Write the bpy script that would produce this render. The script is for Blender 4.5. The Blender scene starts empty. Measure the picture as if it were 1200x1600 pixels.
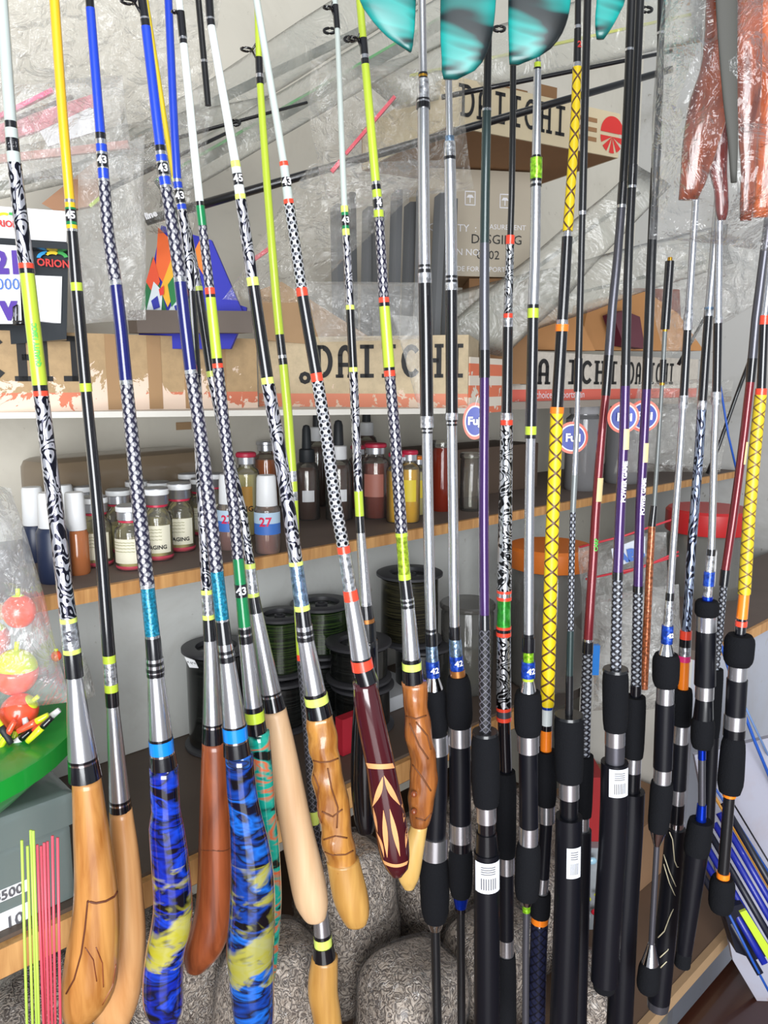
import bpy, bmesh, math, random
from mathutils import Vector, Matrix, noise
random.seed(7)
scene = bpy.context.scene
col = scene.collection
# ---------------------------------------------------------------- camera
TH = math.atan(200/1200); CT, ST = math.cos(TH), math.sin(TH); F = 1200.0; EYE = 1.5
cam = bpy.data.cameras.new('camera'); camo = bpy.data.objects.new('camera', cam); col.objects.link(camo)
camo.location = (0, 0, EYE); camo.rotation_euler = (math.pi/2-TH, 0, 0)
cam.sensor_fit = 'VERTICAL'; cam.sensor_height = 36; cam.lens = 36*F/1600; cam.clip_start = 0.01
scene.camera = camo
# ---------------------------------------------------------------- light
w = bpy.data.worlds.new('world'); scene.world = w; w.use_nodes = True
bg = w.node_tree.nodes['Background']; bg.inputs[0].default_value = (0.86, 0.93, 1, 1); bg.inputs[1].default_value = 0.45
def area(name, loc, target, sx, sy, power, color):
    l = bpy.data.lights.new(name, 'AREA'); l.shape = 'RECTANGLE'; l.size = sx; l.size_y = sy; l.energy = power; l.color = color
    o = bpy.data.objects.new(name, l); col.objects.link(o); o.location = loc
    o.rotation_euler = (Vector(target)-Vector(loc)).to_track_quat('-Z', 'Y').to_euler()
area('shop_front_daylight', (0.1, -2.7, 1.42), (0.0, 1.4, 1.2), 2.3, 2.5, 235, (0.96, 0.98, 1))
area('overhead_area_light', (0.3, -0.5, 3.0), (0.2, 1.6, 1.5), 1.2, 0.25, 14, (1, 0.98, 0.94))  # weak unseen area light above the camera, aimed at the shelves
vs = scene.view_settings; vs.view_transform = 'Standard'; vs.look = 'None'; vs.exposure = 0.0; vs.gamma = 1; vs.use_curve_mapping = False
# ---------------------------------------------------------------- pixel rays to places in the shop
def ray(px, py): return Vector((px-600, F*CT+(800-py)*ST, -F*ST+(800-py)*CT))
def P(px, py, Y):
    r = ray(px, py); p = r*(Y/r.y); p.z += EYE; return p
def pix(px, py, Y): return Y/ray(px, py).y           # metres per pixel there
PH = math.radians(43); UU = Vector((math.cos(PH), math.sin(PH), 0)); NN = Vector((-UU.y, UU.x, 0))
O = P(115, 924, 1.05); O.z = 0
def W(u, v, z): return O+UU*u+NN*v+Vector((0, 0, EYE+z))
def RZ(px, py, z):
    r = ray(px, py); p = r*(z/r.z); p.z += EYE; return p
def RV(px, py, v):
    r = ray(px, py); t = (v+O.dot(NN))/(r.x*NN.x+r.y*NN.y); p = r*t; p.z += EYE; return p
def uv_of(p): d = p-O; return d.dot(UU), d.dot(NN)
# ---------------------------------------------------------------- materials
MATS = {}
class NT:
    def __init__(s, name):
        s.m = bpy.data.materials.new(name); s.m.use_nodes = True; s.t = s.m.node_tree; s.b = s.t.nodes['Principled BSDF']; s.out = s.t.nodes['Material Output']
    def n(s, typ, **k):
        nd = s.t.nodes.new(typ)
        for a, v in k.items():
            if a.startswith('i_'): nd.inputs[a[2:].replace('_', ' ')].default_value = v
            else: setattr(nd, a, v)
        return nd
    def l(s, a, b): s.t.links.new(a, b)
    def math(s, op, a, b=None, c=None):
        nd = s.t.nodes.new('ShaderNodeMath'); nd.operation = op
        for i, x in enumerate((a, b, c)):
            if x is None: continue
            if isinstance(x, (int, float)): nd.inputs[i].default_value = x
            else: s.l(x, nd.inputs[i])
        return nd.outputs[0]
    def mix(s, f, a, b):
        nd = s.t.nodes.new('ShaderNodeMix'); nd.data_type = 'RGBA'
        for i, x in ((0, f), (6, a), (7, b)):
            if isinstance(x, (int, float)): nd.inputs[i].default_value = x
            elif isinstance(x, tuple): nd.inputs[i].default_value = (*x, 1)
            else: s.l(x, nd.inputs[i])
        return nd.outputs[2]
    def ramp(s, f, stops, const=False):
        nd = s.t.nodes.new('ShaderNodeValToRGB'); cr = nd.color_ramp
        if const: cr.interpolation = 'CONSTANT'
        while len(cr.elements) < len(stops): cr.elements.new(0.5)
        for e, (p, c) in zip(cr.elements, stops): e.position = p; e.color = (*c, 1)
        s.l(f, nd.inputs[0]); return nd.outputs[0]
    def coord(s, which='Object', scale=(1, 1, 1), rot=(0, 0, 0)):
        tc = s.t.nodes.new('ShaderNodeTexCoord'); mp = s.t.nodes.new('ShaderNodeMapping')
        mp.inputs['Scale'].default_value = scale; mp.inputs['Rotation'].default_value = rot
        s.l(tc.outputs[which], mp.inputs[0]); return mp.outputs[0]
    def noise(s, vec, scale, detail=3, rough=.5, dist=0):
        nd = s.n('ShaderNodeTexNoise', i_Scale=scale, i_Detail=detail, i_Roughness=rough, i_Distortion=dist)
        s.l(vec, nd.inputs['Vector']); return nd.outputs['Fac']
    def bump(s, h, strength, dist=.002):
        nd = s.n('ShaderNodeBump', i_Strength=strength, i_Distance=dist); s.l(h, nd.inputs['Height']); s.l(nd.outputs[0], s.b.inputs['Normal'])
    def base(s, x):
        if isinstance(x, tuple): s.b.inputs['Base Color'].default_value = (*x, 1)
        else: s.l(x, s.b.inputs['Base Color'])
    def p(s, **k):
        for a, v in k.items(): s.b.inputs[a.replace('_', ' ')].default_value = v
        return s
def C(r, g, b):                                        # sRGB 0-255 to linear
    f = lambda x: (x/255/12.92) if x/255 <= .04045 else ((x/255+.055)/1.055)**2.4
    return (f(r), f(g), f(b))
def solid(name, c, rough=.5, metal=0, coat=0, nz=0, nscale=60, bump=0):
    if name in MATS: return MATS[name]
    t = NT(name); t.p(Roughness=rough, Metallic=metal, Coat_Weight=coat, Coat_Roughness=.06)
    v = t.coord()
    if nz:
        f = t.noise(v, nscale); t.base(t.mix(t.math('MULTIPLY', f, nz), c, tuple(x*.45 for x in c)))
    else: t.base(c)
    if bump: t.bump(t.noise(v, nscale*3), bump)
    MATS[name] = t.m; return t.m
def uvnodes(t):
    tc = t.n('ShaderNodeTexCoord'); sp = t.n('ShaderNodeSeparateXYZ'); t.l(tc.outputs['UV'], sp.inputs[0]); return sp.outputs[0], sp.outputs[1], tc.outputs['UV']
def diag(t, nu, pitch):
    u, v, _ = uvnodes(t)
    U_ = t.math('MULTIPLY', u, nu); V_ = t.math('DIVIDE', v, pitch)
    return t.math('ADD', U_, V_), t.math('SUBTRACT', U_, V_)
def m_carbon():
    t = NT('carbon_weave'); a, b = diag(t, 5, .0095)
    ca = t.math('FRACT', a); cb = t.math('FRACT', b)
    k = t.math('MULTIPLY', t.math('GREATER_THAN', ca, .36), t.math('LESS_THAN', cb, .60))
    k2 = t.math('MULTIPLY', k, t.math('ADD', t.math('MULTIPLY', ca, .9), .1))
    t.base(t.mix(k2, C(28, 26, 52), C(248, 246, 252))); t.p(Roughness=.3, Coat_Weight=.5); t.l(t.math('MULTIPLY', k, .92), t.b.inputs['Metallic']); return t.m
def m_dots():
    t = NT('dotted_wrap'); a, b = diag(t, 5, .0072)
    s1 = t.math('ABSOLUTE', t.math('SINE', t.math('MULTIPLY', a, math.pi))); s2 = t.math('ABSOLUTE', t.math('SINE', t.math('MULTIPLY', b, math.pi)))
    k = t.math('GREATER_THAN', t.math('MULTIPLY', s1, s2), .42)
    t.base(t.mix(k, C(232, 234, 240), C(18, 18, 30))); t.p(Roughness=.3, Metallic=.8, Coat_Weight=.5); return t.m
def m_scroll(name, dark, light, sc=1.0):
    t = NT(name); u, v, uv = uvnodes(t)
    cb = t.n('ShaderNodeCombineXYZ'); ang = t.math('MULTIPLY', u, 2*math.pi)
    t.l(t.math('MULTIPLY', t.math('SINE', ang), .55), cb.inputs[0]); t.l(t.math('MULTIPLY', t.math('COSINE', ang), .55), cb.inputs[1]); t.l(t.math('MULTIPLY', v, 46*sc), cb.inputs[2])
    nz = t.n('ShaderNodeTexNoise', i_Scale=1.0, i_Detail=0.0, i_Distortion=1.6); t.l(cb.outputs[0], nz.inputs['Vector'])
    f = t.math('FRACT', t.math('MULTIPLY', nz.outputs['Fac'], 4.0))
    k = t.math('GREATER_THAN', f, .46)
    t.base(t.mix(k, dark, light)); t.p(Roughness=.3, Metallic=.85, Coat_Weight=.5); return t.m
def m_cross(name, yel, line, nu=2, pitch=.036, wd=.07):
    t = NT(name); a, b = diag(t, nu, pitch)
    def ln(x): return t.math('LESS_THAN', t.math('ABSOLUTE', t.math('SUBTRACT', t.math('FRACT', x), .5)), wd)
    k = t.math('MAXIMUM', ln(a), ln(b)); t.base(t.mix(k, yel, line)); t.bump(k, .4, .001); t.p(Roughness=.45, Coat_Weight=.15); return t.m
def m_marble(name, cols, sc=1.0, mid=None):
    t = NT(name); v = t.coord('Object', (.45*sc, .6*sc, 1.2*sc), (0, .6, 0))
    f = t.noise(v, 30, 3, .55, .5)
    stops = [(.37+.28*i/max(1, len(cols)-1), c) for i, c in enumerate(cols)]
    c = t.ramp(f, stops)
    if mid:
        z0, z1, mc = mid; sp = t.n('ShaderNodeSeparateXYZ'); tc = t.n('ShaderNodeTexCoord'); t.l(tc.outputs['Object'], sp.inputs[0])
        band = t.math('MULTIPLY', t.math('GREATER_THAN', sp.outputs[2], z0), t.math('LESS_THAN', sp.outputs[2], z1))
        g = t.noise(t.coord('Object', (.7, .8, 1.0), (0, -.5, 0)), 30, 3, .6, .6)
        kk = t.ramp(g, [(.47, (0, 0, 0)), (.58, (.85, .85, .85))]); c = t.mix(t.math('MULTIPLY', band, kk), c, mc)
    t.base(c); t.p(Roughness=.15, Coat_Weight=1.0, Coat_Roughness=.04); return t.m
def m_foil(name, c, s=220, metal=.85):
    t = NT(name); v = t.coord(); f = t.noise(v, s, 2); t.base(t.ramp(f, [(.3, tuple(x*.35 for x in c)), (.6, c), (.8, tuple(min(1, x*1.5+.1) for x in c))]))
    t.bump(f, .5, .001); t.p(Roughness=.25, Metallic=metal, Coat_Weight=.4); return t.m
def m_wood(name, a, b, sc=1.0, coat=.5, rough=.35, bumps=.1, knots=True):
    t = NT(name); v = t.coord('Object', (60*sc, 60*sc, 5*sc)); f = t.noise(v, 1.2, 4, .6, .6)
    g = t.noise(t.coord('Object', (9*sc, 9*sc, 3*sc)), 2.0, 2, .5, 1.5)
    x = t.math('ADD', t.math('MULTIPLY', f, .6), t.math('MULTIPLY', g, .4))
    t.base(t.ramp(x, [(.35, a), (.5, tuple((p+q)/2 for p, q in zip(a, b))), (.66, b)])); t.bump(x, bumps, .003)
    t.p(Roughness=rough, Coat_Weight=coat, Coat_Roughness=.08); return t.m
def m_film(name, tint=(.9, .92, .93), body=.16, sc=38, rough=.12):
    t = NT(name); t.m.node_tree.nodes.remove(t.b)
    tr = t.n('ShaderNodeBsdfTransparent'); gl = t.n('ShaderNodeBsdfGlossy', i_Roughness=rough); df = t.n('ShaderNodeBsdfDiffuse'); df.inputs[0].default_value = (*tint, 1)
    v = t.coord(); vo = t.n('ShaderNodeTexVoronoi', i_Scale=sc); vo.feature = 'F1'; t.l(v, vo.inputs['Vector'])
    nz = t.noise(v, sc*.8, 4, .65, 1.0); h = t.math('ADD', vo.outputs['Distance'], nz)
    bp = t.n('ShaderNodeBump', i_Strength=.9, i_Distance=.012); t.l(h, bp.inputs['Height'])
    t.l(bp.outputs[0], gl.inputs['Normal'])
    m1 = t.n('ShaderNodeMixShader'); m2 = t.n('ShaderNodeMixShader')
    t.l(t.math('MULTIPLY', t.ramp(nz, [(.42, (0.35,)*3), (.7, (1, 1, 1))]), body), m1.inputs[0]); t.l(tr.outputs[0], m1.inputs[1]); t.l(df.outputs[0], m1.inputs[2])
    fr = t.n('ShaderNodeLayerWeight', i_Blend=.25); t.l(bp.outputs[0], fr.inputs['Normal'])
    t.l(t.math('ADD', t.math('MULTIPLY', fr.outputs['Fresnel'], .42), .035), m2.inputs[0]); t.l(m1.outputs[0], m2.inputs[1]); t.l(gl.outputs[0], m2.inputs[2])
    t.l(m2.outputs[0], t.out.inputs[0]); return t.m
def m_glass(name, c, mixf=.5, rough=.08):
    t = NT(name); t.m.node_tree.nodes.remove(t.b)
    tr = t.n('ShaderNodeBsdfTransparent'); tr.inputs[0].default_value = (*c, 1); gl = t.n('ShaderNodeBsdfGlossy', i_Roughness=rough); df = t.n('ShaderNodeBsdfDiffuse'); df.inputs[0].default_value = (*c, 1)
    m1 = t.n('ShaderNodeMixShader'); m1.inputs[0].default_value = mixf; t.l(tr.outputs[0], m1.inputs[1]); t.l(df.outputs[0], m1.inputs[2])
    m2 = t.n('ShaderNodeMixShader'); fr = t.n('ShaderNodeFresnel', i_IOR=1.5); t.l(t.math('ADD', fr.outputs[0], .03), m2.inputs[0]); t.l(m1.outputs[0], m2.inputs[1]); t.l(gl.outputs[0], m2.inputs[2])
    t.l(m2.outputs[0], t.out.inputs[0]); return t.m
BLK = solid('black_gloss', C(14, 14, 20), .18, 0, .8)
M = dict(
 black=BLK, carbon=m_carbon(), dots=m_dots(),
 scroll=m_scroll('silver_scroll', C(20, 20, 40), C(215, 215, 225)), scrolls=m_scroll('fine_silver_scroll', C(14, 14, 18), C(205, 208, 214), 1.5),
 bluemarb=m_scroll('blue_black_flecked', C(14, 16, 40), C(170, 185, 215), .8),
 cross=m_cross('yellow_cross_wrap', C(235, 205, 20), C(95, 62, 30), 2, .019, .075), cross2=m_cross('dull_yellow_cross_wrap', C(205, 180, 30), C(110, 80, 30), 2, .013),
 braid=m_cross('black_braid', C(28, 28, 32), C(95, 95, 105), 5, .008, .09), sbraid=m_cross('silver_braid', C(150, 155, 165), C(30, 30, 38), 4, .007, .22),
 copper=m_foil('copper_braid', C(190, 110, 70), 260, .5),
 silver=solid('brushed_silver', C(205, 207, 213), .26, .92), cone=solid('satin_aluminium', C(205, 205, 210), .27, .9), ringm=solid('bright_ring', C(225, 225, 230), .15, 1.0),
 chrome=solid('chrome', C(230, 230, 235), .12, 1.0),
 foil=m_foil('holographic_foil', C(225, 228, 235)), bfoil=m_foil('blue_silver_foil', C(150, 180, 215)), teal=m_foil('teal_foil', C(10, 135, 170), 400, .35), lfoil=m_foil('lime_foil', C(170, 200, 40), 300, .4),
 glim=m_foil('green_foil', C(150, 215, 40), 300, .5), gmarb=m_foil('green_marble', C(40, 150, 40), 120, .3), blue42=m_foil('royal_blue_foil', C(25, 75, 190), 200, .4),
 lime=solid('lime', C(178, 200, 56), .28, 0, .5), limel=solid('pale_lime', C(215, 232, 110), .25, 0, .5), white=solid('white_lacquer', C(218, 226, 226), .25, 0, .5), gwhite=solid('grey_white_lacquer', C(184, 194, 190), .28, 0, .5),
 yellow=solid('yellow_lacquer', C(228, 180, 28), .3, 0, .5), dyel=solid('mustard_lacquer', C(210, 185, 40), .35), blue=solid('cobalt_blue', C(22, 62, 190), .25, 0, .6), navy=solid('navy_gloss', C(14, 20, 96), .2, 0, .8),
 green=solid('emerald', C(8, 120, 68), .25, 0, .6), red=solid('red_orange', C(235, 70, 45), .3, 0, .5), orange=solid('orange_band', C(245, 130, 30), .3, 0, .4), cyan=solid('cyan_band', C(15, 130, 225), .25, 0, .6),
 purple=solid('purple_gloss', C(62, 32, 92), .22, .3, .8), dred=solid('dark_red_gloss', C(120, 28, 38), .22, .3, .8), maroon=solid('maroon_lacquer', C(66, 16, 24), .15, 0, 1.0), dgreen=solid('dark_green_grey', C(42, 58, 58), .3, .3, .5),
 grey=solid('graphite', C(98, 98, 106), .32, .7), dgrey=solid('charcoal_blank', C(30, 31, 34), .3, .3, .4), gblank=solid('grey_blank', C(120, 125, 125), .35, .3), cream=solid('cream_oval', C(225, 205, 150), .5), bronze=solid('bronze', C(190, 125, 70), .3, .7),
 eva=solid('foam_grip', C(19, 20, 24), .88, 0, 0, .3, 200, .35), tube=solid('black_tube', C(13, 14, 21), .42, 0, .15), seat=solid('reel_seat_black', C(12, 13, 18), .3, 0, .4), navygrip=m_cross('navy_braided_grip', C(28, 32, 58), C(12, 14, 28), 6, .012, .12),
 bluemetal=solid('anodised_blue', C(20, 60, 200), .2, .8), gold=solid('gold_ring', C(210, 160, 60), .25, .9), sticker=solid('white_sticker', C(222, 225, 232), .5), ink=solid('grey_ink', C(90, 90, 96), .6),
 textw=solid('white_lettering', C(235, 235, 240), .4), textg=solid('green_lettering', C(90, 190, 80), .4), textb=solid('black_lettering', C(24, 24, 26), .6), textr=solid('red_lettering', C(205, 50, 45), .5), textdb=solid('blue_lettering', C(70, 110, 190), .6), textp=solid('purple_lettering', C(80, 50, 150), .6),
 w1=m_wood('golden_wood', C(150, 92, 36), C(206, 150, 84)), w2=m_wood('pale_orange_wood', C(190, 132, 78), C(220, 170, 118), .8, .25), w3=m_wood('red_brown_wood', C(96, 42, 18), C(160, 84, 46)), w4=m_wood('blond_wood', C(200, 160, 120), C(222, 190, 152), .6, .15, .5, .04), w5=m_wood('burl_wood', C(128, 72, 24), C(205, 148, 72), 1.2, .6, .3, .5), w6=m_wood('bamboo', C(160, 112, 50), C(205, 160, 88), .8, .3, .4, .1), w7=m_wood('pale_root_wood', C(190, 150, 80), C(226, 190, 120), .8, .3), w8=m_wood('dark_burl_wood', C(100, 50, 22), C(180, 112, 56), 1.3, .7, .25, .5),
 carve=solid('carved_groove', C(222, 160, 105), .5),
 mblue=m_marble('blue_yellow_marble', [C(6, 8, 20), C(10, 40, 165), C(6, 10, 30), C(16, 62, 195), C(6, 8, 24)], 1, (.075, .20, C(185, 178, 50))),
 mblue2=m_marble('dark_blue_yellow_marble', [C(5, 8, 16), C(10, 60, 150), C(6, 10, 30), C(20, 100, 200), C(5, 8, 30)], 1, (.075, .22, C(165, 160, 60))),
 mteal=m_marble('teal_orange_marble', [C(10, 30, 28), C(20, 150, 132), C(24, 158, 140), C(205, 92, 50), C(20, 150, 135), C(8, 20, 20)], 1),
 teal_bag=m_marble('turquoise_black_print', [C(4, 10, 12), C(5, 22, 26), C(12, 142, 136), C(8, 124, 120), C(4, 14, 16)], .55),
)
for k_, sp_ in (('eva', .15), ('tube', .25), ('seat', .3), ('navygrip', .2)): M[k_].node_tree.nodes['Principled BSDF'].inputs['Specular IOR Level'].default_value = sp_
b_ = M['teal_bag'].node_tree.nodes['Principled BSDF']; b_.inputs['Roughness'].default_value = .32; b_.inputs['Coat Weight'].default_value = .25; b_.inputs['Coat Roughness'].default_value = .2
# ---------------------------------------------------------------- mesh helpers
def tag(o, label=None, cat=None, group=None, kind=None):
    if label: o['label'] = label
    if cat: o['category'] = cat
    if group: o['group'] = group
    if kind: o['kind'] = kind
    return o
def empty(name, loc, label=None, cat=None, group=None):
    o = bpy.data.objects.new(name, None); col.objects.link(o); o.location = loc; o.empty_display_size = .02
    return tag(o, label, cat, group)
def link(name, bm, mat, parent=None, origin=None, smooth=True, mats=None):
    """bm in world coordinates; stored relative to the parent's (or own) base"""
    base = Vector(parent_world(parent)) if parent else Vector(origin or (0, 0, 0))
    bmesh.ops.translate(bm, verts=bm.verts, vec=-base)
    me = bpy.data.meshes.new(name)
    bmesh.ops.recalc_face_normals(bm, faces=bm.faces)
    if smooth:
        for f in bm.faces: f.smooth = True
    bm.to_mesh(me); bm.free()
    for m_ in (mats or [mat]): me.materials.append(m_)
    o = bpy.data.objects.new(name, me); col.objects.link(o)
    if parent: o.parent = parent
    else: o.location = base
    return o
def parent_world(p):
    v = Vector((0, 0, 0))
    while p: v += Vector(p.location); p = p.parent
    return v
def ringmesh(bm, stations, sides=18, cap0=True, cap1=True, uvs=True):
    """stations: (centre, radius_side, radius_depth, axis)"""
    uvl = bm.loops.layers.uv.verify(); rings = []; L = [0]
    for i, (c, ra, rb, ax) in enumerate(stations):
        if i: L.append(L[-1]+(c-stations[i-1][0]).length)
        ax = ax.normalized(); side = Vector((1, 0, 0)); side = (side-ax*side.dot(ax)).normalized(); dep = side.cross(ax)
        rings.append([bm.verts.new(c+side*math.sin(2*math.pi*k/sides)*ra+dep*math.cos(2*math.pi*k/sides)*rb) for k in range(sides)])
    for i in range(len(rings)-1):
        for k in range(sides):
            k2 = (k+1) % sides
            f = bm.faces.new((rings[i][k], rings[i][k2], rings[i+1][k2], rings[i+1][k]))
            for lp, (uu, vv) in zip(f.loops, ((k, L[i]), (k+1, L[i]), (k+1, L[i+1]), (k, L[i+1]))): lp[uvl].uv = (uu/sides, vv)
    if cap0: bm.faces.new(rings[0][::-1])
    if cap1: bm.faces.new(rings[-1])
def boxbm(bm, p0, ex, ey, ez):
    vs_ = [bm.verts.new(p0+ex*a+ey*b+ez*c) for c in (0, 1) for b in (0, 1) for a in (0, 1)]
    for f in ((0, 1, 3, 2), (4, 6, 7, 5), (0, 4, 5, 1), (2, 3, 7, 6), (0, 2, 6, 4), (1, 5, 7, 3)): bm.faces.new([vs_[i] for i in f])
def prism(bm, pts, ext):
    a = [bm.verts.new(p) for p in pts]; b = [bm.verts.new(p+ext) for p in pts]; n = len(pts)
    bm.faces.new(a[::-1]); bm.faces.new(b)
    for i in range(n): bm.faces.new((a[i], a[(i+1) % n], b[(i+1) % n], b[i]))
def tubebm(bm, pts, r, sides=8):
    st = []
    for i, p in enumerate(pts):
        ax = (pts[min(i+1, len(pts)-1)]-pts[max(i-1, 0)]); st.append((p, r, r, ax))
    if abs(st[0][3].normalized().x) > .98:
        st = [(p+Vector((0, 0, 0)), a, b, ax+Vector((0, 0, .25*ax.length))) for p, a, b, ax in st]
    ringmesh(bm, st, sides)
def lathe(name, prof, mat, parent=None, centre=None, sides=24, label=None, smooth=True):
    bm = bmesh.new(); st = []
    c = Vector(centre)
    ringmesh(bm, [(c+Vector((0, 0, z)), max(r, 1e-4), max(r, 1e-4), Vector((0, 0, 1))) for r, z in prof], sides)
    o = link(name, bm, mat, parent, origin=centre, smooth=smooth)
    if label: o['label'] = label
    if smooth: autosmooth(o)
    return o
def autosmooth(o, ang=40):
    me = o.data; bm = bmesh.new(); bm.from_mesh(me)
    for e in bm.edges:
        if len(e.link_faces) == 2 and e.link_faces[0].normal.angle(e.link_faces[1].normal, 0) > math.radians(ang): e.smooth = False
    bm.to_mesh(me); bm.free(); return o
def textverts(s, size, rot=0, bold=0):
    cu = bpy.data.curves.new('t', 'FONT'); cu.body = s; cu.size = size; cu.align_x = 'CENTER'; cu.align_y = 'CENTER'; cu.offset = bold; cu.resolution_u = 2
    o = bpy.data.objects.new('t', cu); col.objects.link(o); dg = bpy.context.evaluated_depsgraph_get(); me = bpy.data.meshes.new_from_object(o.evaluated_get(dg))
    vs_ = [Vector((v.co.x*math.cos(rot)-v.co.y*math.sin(rot), v.co.x*math.sin(rot)+v.co.y*math.cos(rot))) for v in me.vertices]; fs = [tuple(p.vertices) for p in me.polygons]
    bpy.data.objects.remove(o); bpy.data.curves.remove(cu); bpy.data.meshes.remove(me); return vs_, fs
def text_flat(s, o0, r, u, size, mat, parent, rot=0, bold=0, name='lettering', sx=1):
    """o0 centre point on a face, r and u unit vectors along it"""
    vs_, fs = textverts(s, size, rot, bold); n = r.cross(u).normalized(); bm = bmesh.new()
    bv = [bm.verts.new(o0+r*v.x*sx+u*v.y+n*.0012) for v in vs_]
    for f in fs:
        try: bm.faces.new([bv[i] for i in f])
        except ValueError: pass
    me_o = link(name, bm, mat, parent, smooth=False); return me_o
def text_cyl(s, c, rad, size, mat, parent, ax=Vector((0, 0, 1)), rot=0, a0=0, name='lettering', bold=0, rb=None):
    vs_, fs = textverts(s, size, rot, bold); bm = bmesh.new(); ax = ax.normalized(); side = Vector((1, 0, 0)); side = (side-ax*side.dot(ax)).normalized(); dep = side.cross(ax)
    if dep.y > 0: dep = -dep
    rb = rb or rad; bv = []
    for v in vs_:
        a = v.x/rad+a0; bv.append(bm.verts.new(c+side*math.sin(a)*(rad+.0005)+dep*math.cos(a)*(rb+.0005)+ax*v.y))
    for f in fs:
        try: bm.faces.new([bv[i] for i in f])
        except ValueError: pass
    return link(name, bm, mat, parent, smooth=False)
def pillow(name, quad, thick, mat, parent=None, n=18, crinkle=.006, seed=0, label=None, fz=14, smooth=False):
    """a closed bag between four corners TL TR BR BL, bulging by thick"""
    bm = bmesh.new(); TL, TR, BR, BL = quad; nrm = (TR-TL).cross(BL-TL).normalized(); sheets = []
    for sgn in (1, -1):
        g = []
        for j in range(n+1):
            row = []
            for i in range(n+1):
                a, b = i/n, j/n; p = (TL*(1-a)+TR*a)*(1-b)+(BL*(1-a)+BR*a)*b
                edge = min(1, 4*min(a, 1-a))*min(1, 4*min(b, 1-b)); bul = thick*math.sqrt(max(0, math.sin(math.pi*a)*math.sin(math.pi*b)))
                q = Vector((p.x*fz, p.y*fz, p.z*fz+seed*9.1+sgn)); k = noise.noise(q)+.6*noise.noise(q*2.3)+.35*noise.noise(q*5.1)
                wob = nrm*(sgn*bul*.5+crinkle*k*edge) + ((TR-TL)*.05*noise.noise(q*.7)+(BL-TL)*.05*noise.noise(q*.6+Vector((5, 0, 0))))*(1-edge*.6)*0.9*(1 if crinkle else 0)
                if sgn < 0 and (i in (0, n) or j in (0, n)): row.append(sheets[0][j][i])
                else: row.append(bm.verts.new(p+wob))
            g.append(row)
        sheets.append(g)
        for j in range(n):
            for i in range(n):
                f = (g[j][i], g[j][i+1], g[j+1][i+1], g[j+1][i]); bm.faces.new(f if sgn > 0 else f[::-1])
    o = link(name, bm, mat, parent, origin=(BL+BR)/2, smooth=smooth)
    if label: o['label'] = label
    return o
from mathutils.bvhtree import BVHTree
def caster(o):
    w0 = parent_world(o.parent)+Vector(o.location) if o.parent else Vector(o.location)
    me = o.data; bv = BVHTree.FromPolygons([v.co+w0 for v in me.vertices], [tuple(p.vertices) for p in me.polygons]); eye = Vector((0, 0, EYE))
    def f(px, py, lift=.0006):
        d = ray(px, py).normalized(); h = bv.ray_cast(eye, d); return (h[0]-d*lift) if h[0] else None
    return f
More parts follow.
